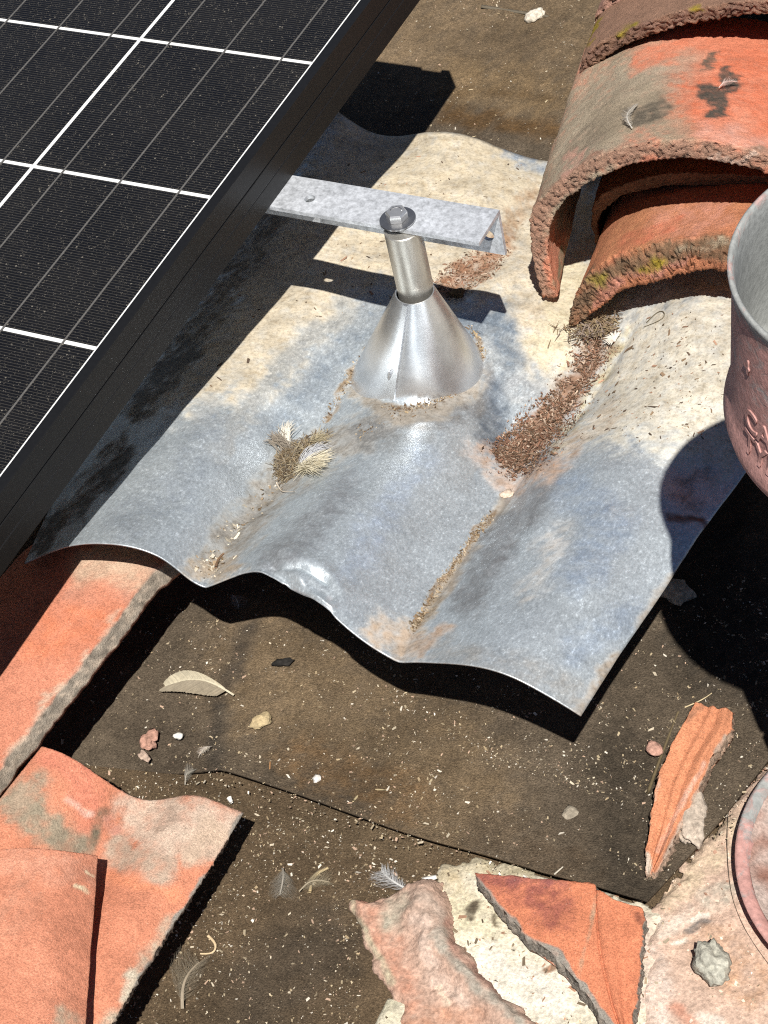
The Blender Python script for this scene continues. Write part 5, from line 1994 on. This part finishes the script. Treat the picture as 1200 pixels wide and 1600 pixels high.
def wrap_text(txt, size, px, py, zc, name='lettering'):
    """embossed text bent round the pail wall, its first letter at the measured pixel"""
    cu = bpy.data.curves.new(name, 'FONT')
    cu.body = txt
    cu.size = size
    cu.extrude = 0.0006
    cu.offset = 0.0003
    tmp = bpy.data.objects.new(name, cu)
    COL.objects.link(tmp)
    bpy.context.view_layer.update()
    dg = bpy.context.evaluated_depsgraph_get()
    me = bpy.data.meshes.new_from_object(tmp.evaluated_get(dg))
    bpy.data.objects.remove(tmp)
    aa = np.linspace(math.pi * 0.9, math.pi * 1.9, 400)
    cand = np.array([[bcx + 0.1015 * math.cos(a), bcy + 0.1015 * math.sin(a), bz + zc] for a in aa])
    a0 = aa[((proj(cand) - np.array([px, py])) ** 2).sum(1).argmin()] if zc is not None else math.pi * 1.2
    bm = bmesh.new()
    bm.from_mesh(me)
    bmesh.ops.subdivide_edges(bm, edges=[e for e in bm.edges if e.calc_length() > 0.004], cuts=2)
    for v in bm.verts:
        zz = zc + v.co.y
        rw = np.interp(zz, [0.0, 0.009, 0.016, 0.0225, 0.026, 0.034, 0.060, 0.095], [0.0965, 0.1022, 0.1027, 0.102, 0.1008, 0.1001, 0.0985, 0.0965])
        rw = rw - (0.0125 * zz / 0.105 if zz > 0.02 else 0.0)
        a = a0 + v.co.x / rw
        rr_ = rw + 0.0002 + v.co.z
        lx, ly = lean(zz)
        v.co = Vector((rr_ * math.cos(a) + lx, rr_ * math.sin(a) + ly, zz))
    bm.to_mesh(me)
    bm.free()
    me.materials.clear()
    me.materials.append(M_BUCKET)
    o = bpy.data.objects.new(name, me)
    COL.objects.link(o)
    o.parent = pail
    set_val(o, np.full(len(me.vertices), 0.85), 'Smear')
    return o


wrap_text('CAP', 0.0175, 1163, 664, 0.0385)
wrap_text('TYP', 0.0175, 1163, 698, 0.0235)
wrap_text('4', 0.012, 1153, 585, 0.072)

# made-up support out of view: holds the pail, shades the felt beside it
added_crate = empty('added_crate', (0.905, -0.345, 0.0))
tag(added_crate, 'added timber stand out of view, carrying the pail and shading the felt', 'added_crate')
cx0, cx1, cy0, cy1 = 0.838, 1.00, -0.425, -0.27
for k_ in range(5):
    zl = 0.004 + k_ * 0.078
    for nm, lo, hi in (('slat', (cx0, cy0, zl), (cx1, cy0 + 0.012, zl + 0.070)), ('slat', (cx0, cy1 - 0.012, zl), (cx1, cy1, zl + 0.070)),
                       ('slat', (cx0, cy0 + 0.013, zl), (cx0 + 0.012, cy1 - 0.013, zl + 0.070)), ('slat', (cx1 - 0.012, cy0 + 0.013, zl), (cx1, cy1 - 0.013, zl + 0.070))):
        parent_keep(box(nm, lo, hi, M_WOOD, None, 0.0015), added_crate)
for px_, py_ in ((cx0 + 0.0125, cy0 + 0.0125), (cx1 - 0.0305, cy0 + 0.0125), (cx0 + 0.0125, cy1 - 0.0305), (cx1 - 0.0305, cy1 - 0.0305)):
    parent_keep(box('corner_post', (px_, py_, 0.003), (px_ + 0.018, py_ + 0.018, 0.3875), M_WOOD, None, 0.001), added_crate)
parent_keep(box('lid_board', (cx0 - 0.002, cy0 - 0.002, 0.388), (cx1 + 0.002, cy1 + 0.002, 0.3995), M_WOOD, None, 0.0015), added_crate)

# mortar tub at the right border
tz = 0.026
tr = 0.110
tc = at(1148, 1340, tz)
# centre so that the rim's left tangent is at that pixel
best = None
cxy = np.array([tc[0] + tr * 0.9, tc[1] + tr * 0.4])
th_ = np.linspace(0, 2 * math.pi, 181)
for it in range(60):
    Pm = proj(np.stack([cxy[0] + tr * np.cos(th_), cxy[1] + tr * np.sin(th_), np.full(181, tz)], 1))
    i_ = Pm[:, 0].argmin()
    err = Pm[i_] - np.array([1148, 1340])
    cxy = cxy - np.array([err[0] / 2100 + err[1] / 9000, -err[1] / 1900 * 0.6]) * 0.5
tub = empty('mortar_tub', (cxy[0], cxy[1], 0.0))
tag(tub, 'low grey tub rim crusted with pink mortar at the lower right border', 'tub')
tp = [(0.0, 0.004), (tr - 0.018, 0.004), (tr - 0.012, 0.010), (tr - 0.006, tz - 0.008), (tr - 0.003, tz - 0.004), (tr, tz - 0.001), (tr, tz), (tr - 0.002, tz + 0.0006), (tr - 0.0075, tz - 0.001), (tr - 0.0085, tz - 0.003), (tr - 0.018, tz - 0.012), (0.0, tz - 0.014)]
tb = lathe('body', tp, M_BUCKET, tub, 96)
TV = verts_np(tb)
tang = np.arctan2(TV[:, 1], TV[:, 0])
tsm = np.where(TV[:, 2] > tz - 0.006, 0.40 + 0.25 * smooth01((-np.sin(tang) + 0.1) / 0.5), 0.7)
set_val(tb, tsm, 'Smear')
rr_ = np.random.default_rng(5)
bm = bmesh.new()
rings, sg = 16, 80
tvs = []
for k_ in range(rings + 1):
    rad = (tr - 0.0090) * k_ / rings
    row = []
    for s in range(sg):
        a = 2 * math.pi * s / sg
        x, y = rad * math.cos(a), rad * math.sin(a)
        z = tz - 0.0195 + 0.0170 * (k_ / rings) ** 3 + 0.0035 * noise.fractal(Vector((x * 40, y * 40, 3.3)), 1, 2, 4)
        row.append(bm.verts.new((x, y, z)))
    tvs.append(row)
for k_ in range(rings):
    for s in range(sg):
        f_ = [tvs[k_][s], tvs[k_][(s + 1) % sg], tvs[k_ + 1][(s + 1) % sg], tvs[k_ + 1][s]]
        try:
            bm.faces.new(f_)
        except ValueError:
            pass
me = bpy.data.meshes.new('mortar_fill')
bm.to_mesh(me)
bm.free()
me.shade_smooth()
me.materials.append(M_MORTAR)
mf = bpy.data.objects.new('mortar_fill', me)
COL.objects.link(mf)
mf.parent = tub
MV = verts_np(mf)
n1 = smooth01((nz(MV, 30, 4.0, 3) + 0.2) / 0.6)[:, None]
set_col(mf, np.array((0.27, 0.14, 0.105)) * (1 - n1) + np.array((0.42, 0.34, 0.30)) * n1)

# repeats of one kind share a group
for o in scene.objects:
    if o.parent is None and 'label' in o.keys():
        n_ = o.name.split('.')[0]
        g_ = {'roof_tile': 'clay roof tiles', 'tile_shard': 'broken tile shards', 'feather': 'loose feathers on the roof', 'stone': 'loose stones',
              'pebble': 'small flecks on the felt', 'twig': 'dry twigs', 'stem': 'dry stems', 'straw': 'straw bits', 'tile_crumb': 'tile crumbs'}.get(n_)
        if g_:
            o['group'] = g_
